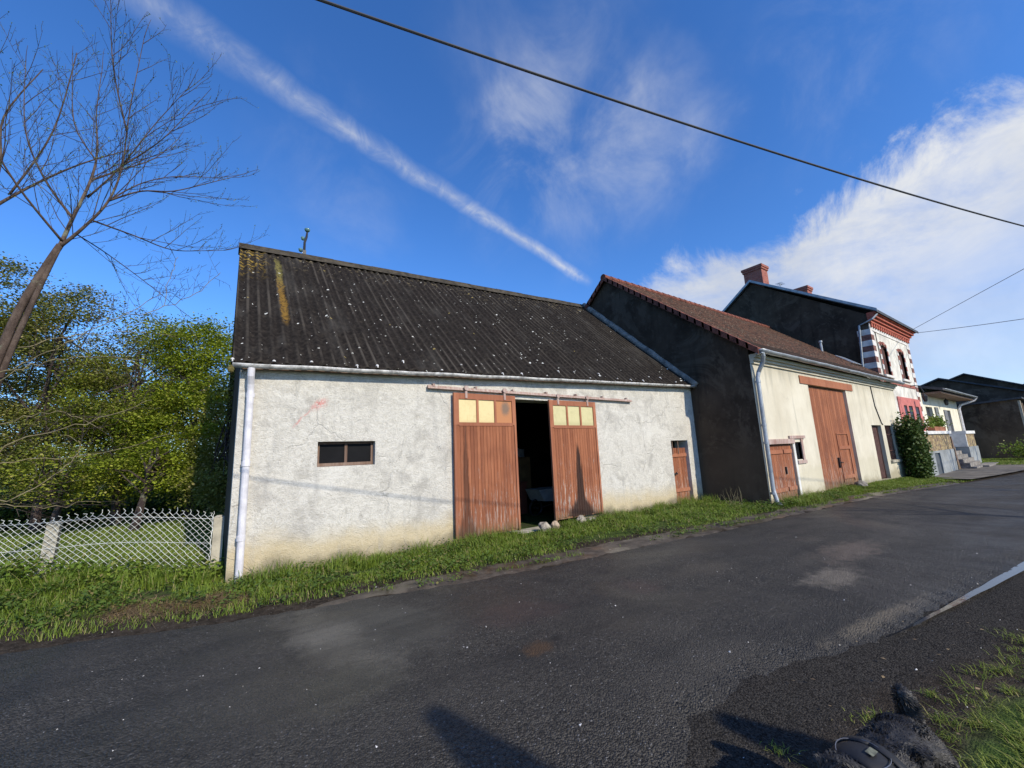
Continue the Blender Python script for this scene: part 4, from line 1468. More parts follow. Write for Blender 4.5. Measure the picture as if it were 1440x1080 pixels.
for front in (1, -1):
    y0 = 5.33 if front == 1 else 16.4
    z0 = 8.0 if front == 1 else 7.56
    tp = [(y0, z0 + 0.02), (hry, hrz + 0.25), (hry, hrz + 0.10), (y0, z0 - 0.13)]
    b.prism([(HX0 - 0.20, y, z) for y, z in tp], (0.038, 0, 0))
b.each('verge_flashing', M['zinc'], th)
b = MB()
for k, (z0, z1, pr) in enumerate(((7.42, 7.55, 0.12), (7.551, 7.68, 0.20), (7.681, 7.82, 0.30), (7.821, 7.93, 0.38))):
    b.box(HX0 + 0.02 - pr * 0.15, HX1 + pr, HY - pr, HY - 0.002, z0, z1)
co = b.build('cornice', M['cornred'], th)
b = MB()
for k in range(19):
    x = HX0 + 0.1 + k * 0.385
    b.box(x, x + 0.19, HY - 0.10, HY - 0.002, 7.22, 7.418)
b.each('dentil_course', M['cornred'], co)
b = MB()
b.box(HX0 + 0.01, HX1 - 0.01, HY - 0.03, HY - 0.003, 7.05, 7.419)
b.build('frieze', M['whiteq'], co)
# quoins, on both faces of the near corner and on the far corner
for red in (True, False):
    b = MB()
    k0 = 0 if red else 1
    for k in range(k0, 26, 2):
        z0 = 0.0 + k * 0.285 - 0.3
        if z0 > 7.0: break
        wf = 0.42 if red else 0.55
        b.box(HX0 - 0.03, HX0 + wf, HY - 0.028, HY + (0.5 if red else 0.5), z0, z0 + 0.283)
        b.box(HX1 - wf, HX1 + 0.03, HY - 0.028, HY + 0.3, z0, z0 + 0.283)
    b.each('quoin', M['quoinred'] if red else M['whiteq'], th)
for h in HW:
    b = MB()
    arch(b, h[0] + 0.02, h[1] - 0.02, h[2] + 0.02, h[3], HY + 0.09, HY + 0.12, 0.14)
    wn = b.build('window', M['shutter'], th)
    b = MB()
    for side in (0, 1):
        for k in range(6):
            z0 = h[2] + k * 0.267
            if k % 2 == 0:
                x0, x1 = (h[0] - 0.16, h[0]) if side == 0 else (h[1], h[1] + 0.16)
                b.box(x0, x1, HY - 0.03, HY + 0.2, z0, z0 + 0.265)
    for k in range(5):
        x0 = h[0] - 0.15 + k * 0.28
        b.box(x0, x0 + 0.14 if k != 2 else x0 + 0.2, HY - 0.035 - (0.02 if k == 2 else 0), HY + 0.2, h[3] - 0.10 + (0.10 if k in (1, 2, 3) else 0), h[3] + 0.10 + (0.07 if k in (1, 2, 3) else 0))
    b.each('surround', M['redbrick'], wn)
    b = MB()
    for side in (0, 1):
        for k in (1, 3, 5):
            z0 = h[2] + k * 0.267
            x0, x1 = (h[0] - 0.22, h[0]) if side == 0 else (h[1], h[1] + 0.22)
            b.box(x0, x1, HY - 0.027, HY + 0.2, z0, z0 + 0.265)
    b.each('white_block', M['whiteq'], wn)
    b = MB()
    b.box(h[0] - 0.25, h[1] + 0.25, HY - 0.09, HY + 0.2, h[2] - 0.12, h[2] - 0.002)
    b.build('sill', M['whiteq'], wn)
b = MB()
b.box(HX0 + 0.6, HX1 - 0.6, HY - 0.032, HY - 0.004, 4.40, 4.58)
b.build('string_course', M['redbrick'], th)
b = MB()
b.wall(28.6, 33.1, -0.4, lambda x: 3.78, HY - 0.05, HY - 0.004, [(29.45, 30.05, 1.3, 3.35), (30.4, 31.2, 1.3, 3.35), (31.75, 32.6, 1.3, 3.35)])
gf = b.build('ground_floor_front', M['pink'], th)
for (x0, x1) in ((29.45, 30.05), (30.4, 31.2), (31.75, 32.6)):
    b = MB()
    arch(b, x0 + 0.001, x1 - 0.001, 1.3, 3.34, HY + 0.15, HY + 0.18, 0.12)
    b.build('arched_window', M['window_dark'], gf)
for (y0, y1, x0, x1, zt, zb) in ((10.25, 11.3, 26.35, 27.15, 12.55, 11.0), (10.1, 11.2, 32.8, 33.6, 12.45, 10.8)):
    b = MB()
    b.box(x0, x1, y0, y1, zb, zt - 0.28)
    b.box(x0 - 0.05, x1 + 0.05, y0 - 0.05, y1 + 0.05, zt - 0.279, zt - 0.15)
    b.box(x0 - 0.09, x1 + 0.09, y0 - 0.09, y1 + 0.09, zt - 0.149, zt)
    b.each('chimney', M['redbrick'], th)
b = MB()
b.tube([(HX0 + 0.1, 5.42, 7.8), (HX0 - 0.06, 5.6, 7.55), (HX0 - 0.10, 6.15, 7.35), (HX0 - 0.10, 6.35, 4.8), (HX0 - 0.10, 5.9, 4.35), (HX0 - 0.35, 5.0, 4.25)], 0.05, 8)
b.build('downpipe', M['zinc'], th)
b = MB()
b.tube([(27.0, HY - 0.03, 7.0), (27.05, HY - 0.03, 4.6)], 0.018, 5)
b.tube([(26.6, HY - 0.03, 7.05), (27.0, HY - 0.03, 7.0)], 0.018, 5)
b.build('wall_cable', M['cable'], th)
an = empty('aerial', (30.6, hry, hrz), 'small television aerial on the ridge between the two brick chimneys', 'aerial')
t = MB()
t.tube([(30.6, hry, hrz), (30.6, hry, hrz + 1.0)], 0.025, 6)
t.build('mast', M['zinc'], an)
t = MB()
t.tube([(30.3, hry, hrz + 0.95), (30.95, hry, hrz + 0.98)], 0.02, 6)
for k in range(4): t.tube([(30.35 + k * 0.18, hry - 0.2, hrz + 0.96), (30.35 + k * 0.18, hry + 0.2, hrz + 0.96)], 0.012, 5)
t.build('antenna', M['zinc'], an)


def lantern(x, y, z, label):
    e = empty('wall_lantern', (x, y, z), label, 'lantern', 'lanterns on the house fronts')
    t = MB()
    t.lathe((x, y, z - 0.2), [(0.06, -0.05), (0.10, 0.05), (0.13, 0.26), (0.04, 0.36), (0.02, 0.42)], 6)
    t.build('lamp_cage', M['black'], e)
    t = MB()
    t.tube([(x, y, z + 0.28), (x, y + 0.1, z + 0.62), (x - 0.15, y + 0.3, z + 0.7), (x - 0.15, HY, z + 0.68)], 0.025, 6)
    t.build('bracket', M['black'], e)


lantern(31.9, 5.3, 3.82, 'black lantern hanging from a bracket on the pink ground floor front')
lantern(38.4, 5.45, 3.85, 'black lantern fixed under the eaves of the ivory cottage')

# ------------------------------------------------------------------ low ivory cottage
AX0, AX1 = 33.52, 44.4
an = empty('cottage', (AX0, HY, 0), 'low ivory cottage with wide overhanging eave and white downpipe', 'house')
b = MB()
AW, AD = (34.5, 36.2, 2.05, 3.45), (39.3, 41.5, 1.2, 3.38)
b.wall(AX0, AX1, -0.5, lambda x: 4.25, HY + 0.002, HY + 0.4, [AW, AD])
b.box(AX1 - 0.3, AX1 + 0.001, HY + 0.401, 11, -0.5, 4.25)
b.build('wall', M['annex'], an)
b = MB()
for y0, z0 in ((4.85, 4.42), (13.6, 4.42)):
    tp = [(y0, z0), (9.2, 5.75), (9.2, 5.60), (y0, z0 - 0.16)]
    b.prism([(AX0 + 0.6, y, z) for y, z in tp], (AX1 + 0.5 - AX0 - 0.6, 0, 0))
b.build('roof', M['slate'], an)
b = MB()
b.box(AX0 + 0.62, AX1 + 0.45, 4.95, HY - 0.002, 4.13, 4.24)
b.build('eave_soffit', M['oldwood'], an)
b = MB()
b.box(AW[0], AW[1], HY + 0.15, HY + 0.18, AW[2], AW[3])
wn = b.build('window', M['window_dark'], an)
b = MB()
b.box(AW[1] + 0.55, AW[1] + 1.35, HY - 0.06, HY - 0.01, AW[2] - 0.05, AW[3] + 0.02)
b.build('shutter', simple('grey_shutter', (0.16, 0.17, 0.17), 0.7, 0.2, 5), wn)
b = MB()
b.box(AD[0] + 0.9, AD[1] - 0.002, HY + 0.15, HY + 0.2, AD[2], AD[3])
dr = b.build('door', M['shutter'], an)
b = MB()
b.box(AD[0] + 0.002, AD[0] + 0.88, HY - 0.05, HY + 0.0, AD[2], AD[3] - 0.03)
b.build('open_leaf', simple('grey_leaf', (0.17, 0.175, 0.185), 0.7, 0.2, 5), dr)
b = MB()
gut(AX0 + 0.6, AX1 + 0.5, lambda x: 4.36, 4.80, 0.08, b)
g3 = b.build('gutter', M['zinc'], an, smooth=True)
g3.modifiers.new('thick', 'SOLIDIFY').thickness = 0.006
b = MB()
b.tube([(AX1 + 0.42, 4.82, 4.3), (AX1 + 0.40, 4.95, 4.12), (AX1 - 0.02, 5.6, 3.85), (AX1 - 0.08, 5.72, 3.6), (AX1 - 0.08, 5.72, 0.0)], 0.085, 10)
b.build('downpipe', M['pvc'], an)

# ------------------------------------------------------------------ raised terrace in front of the houses
ter = empty('terrace_wall', (29, 4.7, -0.2), 'terrace wall of tan crazy stone over grey painted plinth with low arched door', 'wall')
TYF = 4.7
b = MB()
b.wall(25.9, 32.0, 0.95, lambda x: 1.75, TYF, TYF + 0.35, [])
b.build('stone_band', M['stone'], ter)
b = MB()
b.wall(25.9, 32.2, -0.6, lambda x: 0.949, TYF - 0.04, TYF + 0.34, [(27.55, 28.65, -0.6, 0.85)])
b.build('plinth', M['greypaint'], ter)
b = MB()
b.box(25.85, 32.05, TYF - 0.08, TYF + 0.42, 1.752, 1.90)
b.build('coping', M['coping'], ter)
b = MB()
arch(b, 27.56, 28.64, -0.25, 0.98, TYF + 0.02, TYF + 0.08, 0.3)
b.build('cellar_door', simple('slate_blue_door', (0.075, 0.085, 0.095), 0.7, 0.2, 5), ter)
b = MB()
b.box(25.9, 32.0, TYF + 0.36, HY - 0.06, 1.2, 1.35)
b.box(31.7, 44.0, TYF + 0.9, HY - 0.06, 1.0, 1.18)
b.build('terrace_floor', M['coping'], ter)
b = MB()
b.prism([(32.02, TYF - 0.04, -0.5), (32.9, TYF - 0.04, -0.5), (32.1, TYF - 0.04, 1.6), (32.02, TYF - 0.04, 1.6)], (0, 0.3, 0))
b.build('stair_string', M['oldwood'], ter)
pier = empty('stair_pier', (37.9, 4.7, -0.2), 'squat pier of tan stone over streaked plinth beside the terrace steps', 'pier')
b = MB()
b.box(36.5, 39.4, TYF, HY - 0.3, 0.95, 1.72)
b.build('stone_band', M['stone'], pier)
b = MB()
b.box(36.4, 39.6, TYF - 0.05, HY - 0.3, -0.5, 0.949)
b.build('plinth', M['greypaint'], pier)
b = MB()
b.box(36.4, 39.5, TYF - 0.06, HY - 0.25, 1.722, 1.90)
b.box(36.35, 36.49, TYF - 0.02, HY - 0.3, 0.96, 1.721)
b.build('coping', M['coping'], pier)
bal = empty('balustrade', (34.3, 5.45, 1.0), 'white pierced block balustrade behind the terrace steps', 'balustrade')
b = MB()
for r in range(4):
    b.box(32.3, 36.3, 5.40, 5.52, 1.15 + r * 0.19, 1.15 + r * 0.19 + 0.06)
for k in range(14):
    b.box(32.35 + k * 0.29, 32.47 + k * 0.29, 5.41, 5.51, 1.1, 1.78)
b.build('pierced_blocks', M['coping'], bal)
b = MB()
b.box(32.2, 36.34, 5.36, 5.56, 1.785, 1.88)
b.build('handrail', M['coping'], bal)
st = empty('steps', (34.3, 4.5, -0.2), 'worn stone steps rising between terrace wall and stair pier', 'steps')
for k in range(6):
    b = MB()
    b.box(33.0, 36.3, 4.1 + k * 0.22, 5.38, -0.25 + k * 0.2, -0.052 + k * 0.2)
    b.build('step', M['mortar'], st)
b = MB()
b.box(34.8, 38.5, 3.85, 4.4, -0.3, -0.06)
b.build('landing_slab', M['mortar'], st)
# pots on the terrace coping
bx = empty('planter', (30.2, 4.75, 1.9), 'long terracotta planter with green plants on the terrace coping', 'planter')
b = MB()
b.prism([(28.9, 4.68, 1.902), (31.3, 4.68, 1.902), (31.4, 4.68, 2.12), (28.8, 4.68, 2.12)], (0, 0.28, 0))
b.build('trough', M['terracotta'], bx)


# ------------------------------------------------------------------ far sheds
def gable_shed(name, label, X0, X1, prof, base, matw, matr, over=0.25, th_=0.14):
    e = empty(name, (X0, prof[0][0], 0), label, 'shed')
    b = MB()
    b.prism([(X0, y, z) for y, z in [(prof[0][0], base)] + prof + [(prof[-1][0], base)]], (X1 - X0, 0, 0))
    b.build('wall', matw, e)
    b = MB()
    for k in range(len(prof) - 1):
        (ya, za), (yb, zb) = prof[k], prof[k + 1]
        dy = 0.3 if k == 0 else 0
        sl_ = (zb - za) / (yb - ya)
        ya2 = ya + (0.35 if k == 0 else 0)
        yb2 = yb - (0.35 if k == len(prof) - 2 else 0)
        pa = (ya2, za + sl_ * (ya2 - ya))
        pb = (yb2, zb + sl_ * (yb2 - yb))
        b.prism([(X0 - over, pa[0], pa[1] + 0.02), (X0 - over, pb[0], pb[1] + 0.02), (X0 - over, pb[0], pb[1] + th_), (X0 - over, pa[0], pa[1] + th_)], (X1 - X0 + 2 * over, 0, 0))
    b.build('roof', matr, e)
    return e


gable_shed('farm_shed', 'big dark gabled shed at the end of the road behind the ivory cottage', 50, 62, [(8.6, 5.9), (7.2, 6.45), (2.0, 4.4)], -0.4, M['dark2'], M['slate'])
gable_shed('farm_shed', 'distant shed whose pointed dark roof rises behind the big gabled shed', 64, 76, [(11.0, 6.6), (7.3, 8.0), (2.0, 5.4)], -0.4, M['dark'], M['slate'])
gable_shed('farm_shed', 'farthest blue-grey roofed shed peeping over the road bend at the right', 80, 92, [(8.0, 6.0), (3.0, 8.0), (-4.5, 6.9)], -0.4, M['dark'], M['slate'])
ls = empty('lean_to', (46, 5, 0), 'dark rendered lean-to with low sloping roof edge at the road bend', 'shed')
b = MB()
b.prism([(46, 3.05, -0.4), (46, 7.0, -0.4), (46, 7.0, 3.75), (46, 3.05, 4.0)], (3.9, 0, 0))
b.build('wall', M['dark2'], ls)
b = MB()
b.prism([(45.8, 2.8, 4.02), (45.8, 7.2, 3.76), (45.8, 7.2, 3.88), (45.8, 2.8, 4.14)], (4.0, 0, 0))
b.build('roof', M['slate'], ls)
b = MB()
b.box(45.97, 46.3, 2.93, 3.045, -0.4, 3.9)  # paler strip stands in for the sunlit face round the corner
b.build('sunlit_corner_strip', M['concrete'], ls)


# ------------------------------------------------------------------ vegetation helpers
def unit(n):
    v = nrs.normal(size=(n, 3))
    return v / np.linalg.norm(v, axis=1, keepdims=True)


def leaf_quads(C, size, flat=0.5, var=0.4):
    """one folded diamond per centre"""
    n = len(C)
    a = unit(n)
    nr = unit(n)
    nr[:, 2] = np.abs(nr[:, 2]) + flat
    nr /= np.linalg.norm(nr, axis=1, keepdims=True)
    a -= nr * np.sum(a * nr, 1, keepdims=True)
    a /= np.linalg.norm(a, axis=1, keepdims=True) + 1e-9
    b = np.cross(nr, a)
    s = size * (1 - var + 2 * var * nrs.rand(n, 1))
    w_ = s * 0.34
    V = np.stack([C - a * s * 0.5, C + b * w_ + nr * s * 0.08, C + a * s * 0.5, C - b * w_ + nr * s * 0.08], 1).reshape(-1, 3)
    F = np.arange(4 * n).reshape(-1, 4)
    return V, F


def grass_blades(xy, z, h, wd, lean=0.45):
    n = len(xy)
    an = nrs.rand(n) * 2 * math.pi
    d = np.stack([np.cos(an), np.sin(an)], 1)
    p = np.stack([-d[:, 1], d[:, 0]], 1)
    h = h * (0.55 + 0.9 * nrs.rand(n))
    ln = lean * (0.3 + nrs.rand(n)) * h
    B = np.concatenate([xy, z[:, None]], 1)

    def lvl(f, wf):
        c = B.copy()
        c[:, :2] += d * (ln * f * f)[:, None]
        c[:, 2] += h * (f - 0.22 * f * f * lean)
        e = np.concatenate([p * (wd * wf)[:, None], np.zeros((n, 1))], 1)
        return c - e, c + e
    wd = np.broadcast_to(wd, n)
    l0, l1, l2 = lvl(0, 0.5), lvl(0.55, 0.42), lvl(1.0, 0.06)
    V = np.stack([l0[0], l0[1], l1[0], l1[1], l2[0], l2[1]], 1).reshape(-1, 3)
    i = np.arange(n) * 6
    F = np.concatenate([np.stack([i, i + 1, i + 3, i + 2], 1), np.stack([i + 2, i + 3, i + 5, i + 4], 1)], 0)
    return V, F


def pnoise(x, y, s, seed=0.0):
    return np.array([mnoise.noise((a * s, b * s, seed)) for a, b in zip(x, y)])


def branch_path(p, d, L, n, wob, up=0.0, droop=0.0):
    pts = [Vector(p)]
    d = Vector(d).normalized()
    for k in range(n):
        d = d + Vector((rnd.gauss(0, wob), rnd.gauss(0, wob), rnd.gauss(0, wob) + up - droop * k / n))
        d.normalize()
        pts.append(pts[-1] + d * L / n)
    return pts


# ------------------------------------------------------------------ leafy trees behind the lawn
def leafy_tree(x, y, hgt, rx, ry, label, mat, leaf, nclump, per, low=0.8, trunk_r=0.12, name='tree', group='leafy trees behind the lawn'):
    zb = float(gz(x, y)) - 0.1
    e = empty(name, (x, y, zb), label, 'tree', group)
    tb_ = MB()
    top = Vector((x + rnd.uniform(-0.4, 0.4), y + rnd.uniform(-0.3, 0.3), zb + hgt * 0.8))
    tp = [Vector((x, y, zb)).lerp(top, k / 6) + Vector((rnd.gauss(0, 0.08), rnd.gauss(0, 0.08), 0)) * (k > 0) for k in range(7)]
    tb_.tube(tp, [trunk_r * (1 - 0.8 * k / 6) for k in range(7)], 7)
    cen, siz = [], []
    zc_ = zb + low + (hgt - low) * 0.5
    hz_ = (hgt - low) * 0.5
    nclump = int(nclump * 1.35)
    while len(cen) < nclump:
        v = np.array([nrs.normal() for _ in range(3)])
        v /= np.linalg.norm(v)
        r = (0.5 + 0.5 * nrs.rand() ** 0.6)
        q = np.array([x + v[0] * rx * r, y + v[1] * ry * r, zc_ + v[2] * hz_ * r])
        lumpy = mnoise.noise((q[0] * 0.55, q[1] * 0.55, q[2] * 0.6))
        if lumpy < -0.12: continue
        q[2] += 0.5 * lumpy
        cen.append(q)
        siz.append(0.20 + 0.26 * nrs.rand())
    for q in cen[:34]:
        k = rnd.randint(3, 6)
        a_ = tp[k]
        t_ = Vector(q)
        mid = a_.lerp(t_, 0.5) + Vector((rnd.gauss(0, 0.12), rnd.gauss(0, 0.12), rnd.gauss(0, 0.12) + 0.1))
        r0 = trunk_r * 0.28
        tb_.tube([a_, mid, t_], [r0, r0 * 0.55, 0.008], 5)
    tb_.build('trunk', M['twig'], e)
    C = []
    for q, s_ in zip(cen, siz):
        n = int(1.75 * per * (0.6 + 0.8 * nrs.rand()))
        off = nrs.normal(size=(n, 3)) * np.array([s_, s_, s_ * 0.38])
        C.append(q + off)
    C = np.concatenate(C)
    C = C[C[:, 2] > zb + 0.25]
    V, F = leaf_quads(C, leaf * 0.70, 0.7)
    npmesh('crown', V, F, mat, e)
    return e


LT = [
    (-0.75, 17.6, 6.7, 1.7, 1.6, 'bright green bushy tree right beside the barn gable', M['leaf_c'], 0.11, 170, 120, 0.4),
    (-2.6, 18.2, 7.0, 1.7, 1.6, 'yellow-green tree in the middle of the leafy row, second from the barn', M['leaf_a'], 0.10, 160, 120, 0.6),
    (-4.5, 18.8, 7.6, 1.9, 1.6, 'olive green tree behind the bare cherry trunk', M['leaf_b'], 0.10, 160, 120, 0.6),
    (-6.6, 19.5, 8.6, 2.2, 2.0, 'tall dark olive tree at the left edge of the leafy row', M['leaf_b'], 0.11, 160, 110, 0.6),
    (-3.3, 23.5, 8.2, 2.8, 2.0, 'grey-olive loose tree rising behind the yellow-green tree', M['leaf_b'], 0.12, 150, 70, 2.0),
    (1.2, 24.5, 7.6, 2.5, 2.0, 'pale sparse tree showing between the barn roof and the bright green tree', M['leaf_b'], 0.11, 120, 60, 2.0),
    (-8.5, 24.0, 9.0, 3.2, 2.2, 'dark tree rearmost at the left edge of the photograph', M['leaf_b'], 0.13, 150, 70, 1.0),
    (-6.0, 28.5, 8.0, 3.6, 1.6, 'broad shadowy tree in the back row behind the olive green tree', M['leaf_b'], 0.14, 170, 70, 0.2),
    (-1.0, 29.0, 7.2, 3.6, 1.6, 'broad shadowy tree in the back row behind the bright green tree', M['leaf_b'], 0.14, 170, 70, 0.2),
    (0.25, 14.9, 4.6, 0.9, 1.3, 'dark shaded bush close against the barn gable', M['leaf_b'], 0.10, 70, 110, 0.3),
    (-1.9, 15.6, 2.5, 0.9, 0.7, 'small fresh green sapling with low spreading leaves on the lawn', M['leaf_c'], 0.10, 34, 90, 0.9),
    (-3.4, 15.8, 2.2, 0.8, 0.7, 'thin leafy sapling on the lawn left of the concrete fence post', M['leaf_a'], 0.10, 28, 80, 0.8),
]
for t in LT: leafy_tree(*t)


# low undergrowth beneath and behind the trees
n = 46000
x = -11 + 13 * nrs.rand(n)
y = 19.5 + 9 * nrs.rand(n)
hq = 0.35 + 0.9 * np.clip(pnoise(x, y, 0.5, 31) + 0.3, 0, 1)
C = np.stack([x, y, gz(x, y) + hq * nrs.rand(n)], 1)
V, F = leaf_quads(C, 0.15, 0.6)
tag(npmesh('undergrowth', V, F, M['rose']), kind='stuff')

# ------------------------------------------------------------------ bare cherry trees
def limb(mb, pts, r0, r1, n=7):
    m_ = len(pts)
    mb.tube(pts, [r0 + (r1 - r0) * (k / (m_ - 1)) ** 0.8 for k in range(m_)], n)


def subdiv(pts, n):
    """smooth polyline through points"""
    P_ = [Vector(p) for p in pts]
    out = []
    for i in range(len(P_) - 1):
        p0, p1, p2, p3 = P_[max(i - 1, 0)], P_[i], P_[i + 1], P_[min(i + 2, len(P_) - 1)]
        for k in range(n):
            t = k / n
            out.append(0.5 * ((2 * p1) + (p2 - p0) * t + (2 * p0 - 5 * p1 + 4 * p2 - p3) * t * t + (3 * p1 - p0 - 3 * p2 + p3) * t ** 3))
    out.append(P_[-1])
    return out


def twigs(mb, path, r, L, every, depth, up, spread=0.9, tmin=0.15, buds=None):
    n = len(path)
    tot = sum((path[i + 1] - path[i]).length for i in range(n - 1))
    cnt = max(1, int(tot / every))
    for k in range(cnt):
        f = tmin + (1 - tmin) * (k + rnd.random() * 0.8) / cnt
        idx = min(n - 2, int(f * (n - 1)))
        p = path[idx].lerp(path[idx + 1], f * (n - 1) - idx)
        t = (path[idx + 1] - path[idx]).normalized()
        q = t.orthogonal().normalized()
        q.rotate(Matrix.Rotation(rnd.random() * 6.283, 3, t))
        d = (t * (1.0 - 0.35 * spread) + q * spread * rnd.uniform(0.5, 1.1) + Vector((0, 0, up * 0.7))).normalized()
        l_ = L * rnd.uniform(0.45, 1.15) * (1.05 - 0.45 * f)
        seg_ = 5 if depth else 4
        pt = branch_path(p, d, l_, seg_, 0.07, up * 0.12)
        rr = max(0.0034, min(r * 0.5, l_ * 0.0062))
        mb.tube(pt, [rr + (0.0020 - rr) * j / seg_ for j in range(seg_ + 1)], 4 if depth else 3)
        if buds is not None:
            for j in range(1, seg_ + 1):
                for _ in range(2):
                    buds.append(tuple(pt[j] + Vector((rnd.gauss(0, 0.018), rnd.gauss(0, 0.018), rnd.gauss(0, 0.018)))))
        if depth: twigs(mb, pt, rr, L * 0.30, every * 0.9, depth - 1, up, spread, 0.2, buds)


ch = empty('cherry_tree', (-3.4, 9.3, 0.1), 'bare cherry tree with forked trunk leaning over the chain-link fence', 'tree')
tk, tw = MB(), MB()
buds = []
base_pts = subdiv([(-3.55, 9.3, -0.1), (-3.35, 9.4, 1.2), (-3.0, 9.45, 2.9), (-2.80, 9.5, 4.2), (-2.58, 9.5, 5.05), (-2.47, 9.5, 5.43)], 5)
limb(tk, base_pts, 0.074, 0.044, 12)
limb(tk, subdiv([(-3.25, 9.55, -0.1), (-3.05, 9.5, 1.6), (-2.86, 9.5, 3.2), (-2.64, 9.48, 4.5), (-2.47, 9.5, 5.40)], 4), 0.055, 0.030, 9)
F0 = (-2.47, 9.5, 5.40)
limbs = [
    ([F0, (-2.40, 9.6, 6.0), (-2.30, 9.8, 6.9), (-2.34, 10.1, 7.7), (-2.5, 10.4, 8.7), (-2.56, 10.6, 9.9)], 0.07),
    ([F0, (-2.2, 9.35, 5.75), (-1.92, 9.25, 6.3), (-1.80, 9.2, 7.0), (-1.76, 9.0, 8.0), (-1.70, 9.0, 9.6)], 0.06),
    ([(-2.30, 9.8, 6.9), (-2.0, 10.2, 7.5), (-1.6, 10.6, 8.2), (-1.3, 10.9, 9.0)], 0.04),
    ([(-2.33, 9.9, 6.6), (-1.9, 9.6, 7.2), (-1.5, 9.5, 8.2), (-1.05, 9.4, 9.2)], 0.035),
    ([(-1.92, 9.25, 6.3), (-1.5, 9.1, 6.55), (-1.05, 9.0, 6.66), (-0.55, 8.9, 6.95), (-0.15, 8.9, 7.25)], 0.032),
    ([(-2.1, 9.3, 5.9), (-1.6, 9.7, 5.95), (-1.1, 10.0, 5.95), (-0.6, 10.3, 6.2), (-0.25, 10.4, 6.35)], 0.030),
    ([(-2.40, 9.6, 6.0), (-2.9, 9.9, 6.8), (-3.3, 10.2, 7.8), (-3.5, 10.4, 9.2)], 0.045),
    ([(-2.34, 10.1, 7.5), (-2.8, 10.5, 8.4), (-3.0, 10.7, 9.8)], 0.03),
    ([(-1.8, 9.2, 7.0), (-1.3, 9.0, 7.6), (-0.85, 8.8, 8.4)], 0.028),
    ([(-1.77, 9.05, 7.6), (-2.0, 8.8, 8.6), (-2.1, 8.6, 9.7)], 0.026),
    ([(-2.45, 9.5, 5.5), (-2.9, 9.0, 6.1), (-3.3, 8.6, 6.9), (-3.7, 8.3, 7.8)], 0.04),
    ([(-2.3, 9.4, 5.65), (-2.0, 9.9, 5.6), (-1.5, 10.4, 5.35), (-0.9, 10.8, 4.95)], 0.022),
    ([(-1.92, 9.25, 6.3), (-1.6, 9.5, 6.9), (-1.15, 9.6, 7.3), (-0.5, 9.7, 7.6)], 0.026),
]
for pts, r in limbs:
    sp = subdiv(pts, 5)
    limb(tk, sp, r * 0.52, 0.0045, 8)
    twigs(tw, sp, r * 0.45, 1.5, 0.20, 1, 0.45, 0.75, 0.08, buds)
    tip = branch_path(sp[-1], sp[-1] - sp[-3], 0.5, 4, 0.05, 0.05)
    tw.tube(tip, [0.007, 0.006, 0.005, 0.004, 0.003], 4)
tk.build('trunk', M['bark'], ch, smooth=True)
tw.build('twigs', M['twig'], ch)
V, F = leaf_quads(np.array(buds)[::2], 0.024, 0.2)
npmesh('bud', V, F, M['bramble'], ch)['kind'] = 'stuff'
# long lower branches, their sunlight put into a paler bark colour
lb = MB()
lows = [
    ([(-2.95, 9.45, 3.1), (-2.5, 9.2, 3.35), (-1.9, 8.9, 3.8), (-1.45, 8.8, 4.15), (-1.05, 8.8, 4.6)], 0.022),
    ([(-3.05, 9.45, 2.7), (-2.6, 9.1, 3.15), (-2.1, 8.9, 3.35), (-1.4, 8.7, 3.4), (-0.8, 8.6, 3.0)], 0.020),
    ([(-3.3, 9.3, 1.0), (-2.9, 9.0, 1.5), (-2.4, 8.8, 2.1), (-1.7, 8.7, 2.35), (-1.0, 8.7, 2.75)], 0.024),
    ([(-3.3, 9.35, 0.9), (-2.8, 8.9, 1.15), (-2.3, 8.7, 1.35), (-1.85, 8.7, 1.75), (-1.75, 8.75, 2.05), (-2.0, 8.8, 2.2)], 0.020),
    ([(-3.1, 9.4, 2.2), (-2.5, 9.3, 2.5), (-2.0, 9.2, 2.55), (-1.6, 9.1, 2.3)], 0.014),
    ([(-3.2, 9.4, 1.7), (-2.6, 9.6, 1.85), (-1.7, 9.8, 1.95), (-0.8, 9.9, 2.3)], 0.014),
    ([(-3.2, 9.4, 1.3), (-2.7, 9.2, 1.25), (-2.1, 9.1, 1.15), (-1.5, 9.0, 1.2)], 0.012),
    ([(-2.9, 9.45, 3.5), (-2.4, 9.8, 3.9), (-1.7, 10.2, 4.2), (-0.9, 10.4, 4.3)], 0.016),
    ([(-1.45, 8.8, 4.15), (-1.15, 8.9, 4.3), (-0.6, 9.0, 4.75), (-0.25, 9.05, 5.25)], 0.012),
    ([(-1.0, 8.95, 4.4), (-0.98, 9.0, 4.9), (-0.9, 9.0, 5.4)], 0.008),
]
for pts, r in lows:
    sp = subdiv(pts, 6)
    sp = [p_ + Vector((rnd.gauss(0, 0.012), rnd.gauss(0, 0.02), rnd.gauss(0, 0.018))) for p_ in sp]
    limb(lb, sp, r * 0.62, 0.004, 6)
    lt = MB()
    twigs(lt, sp, r * 0.6, 0.75, 0.16, 1, 0.10, 1.0, 0.25)
    lt.build('lower_twigs', M['twig'], ch)
lb.each('lower_branch', M['paletwig'], ch, smooth=True)

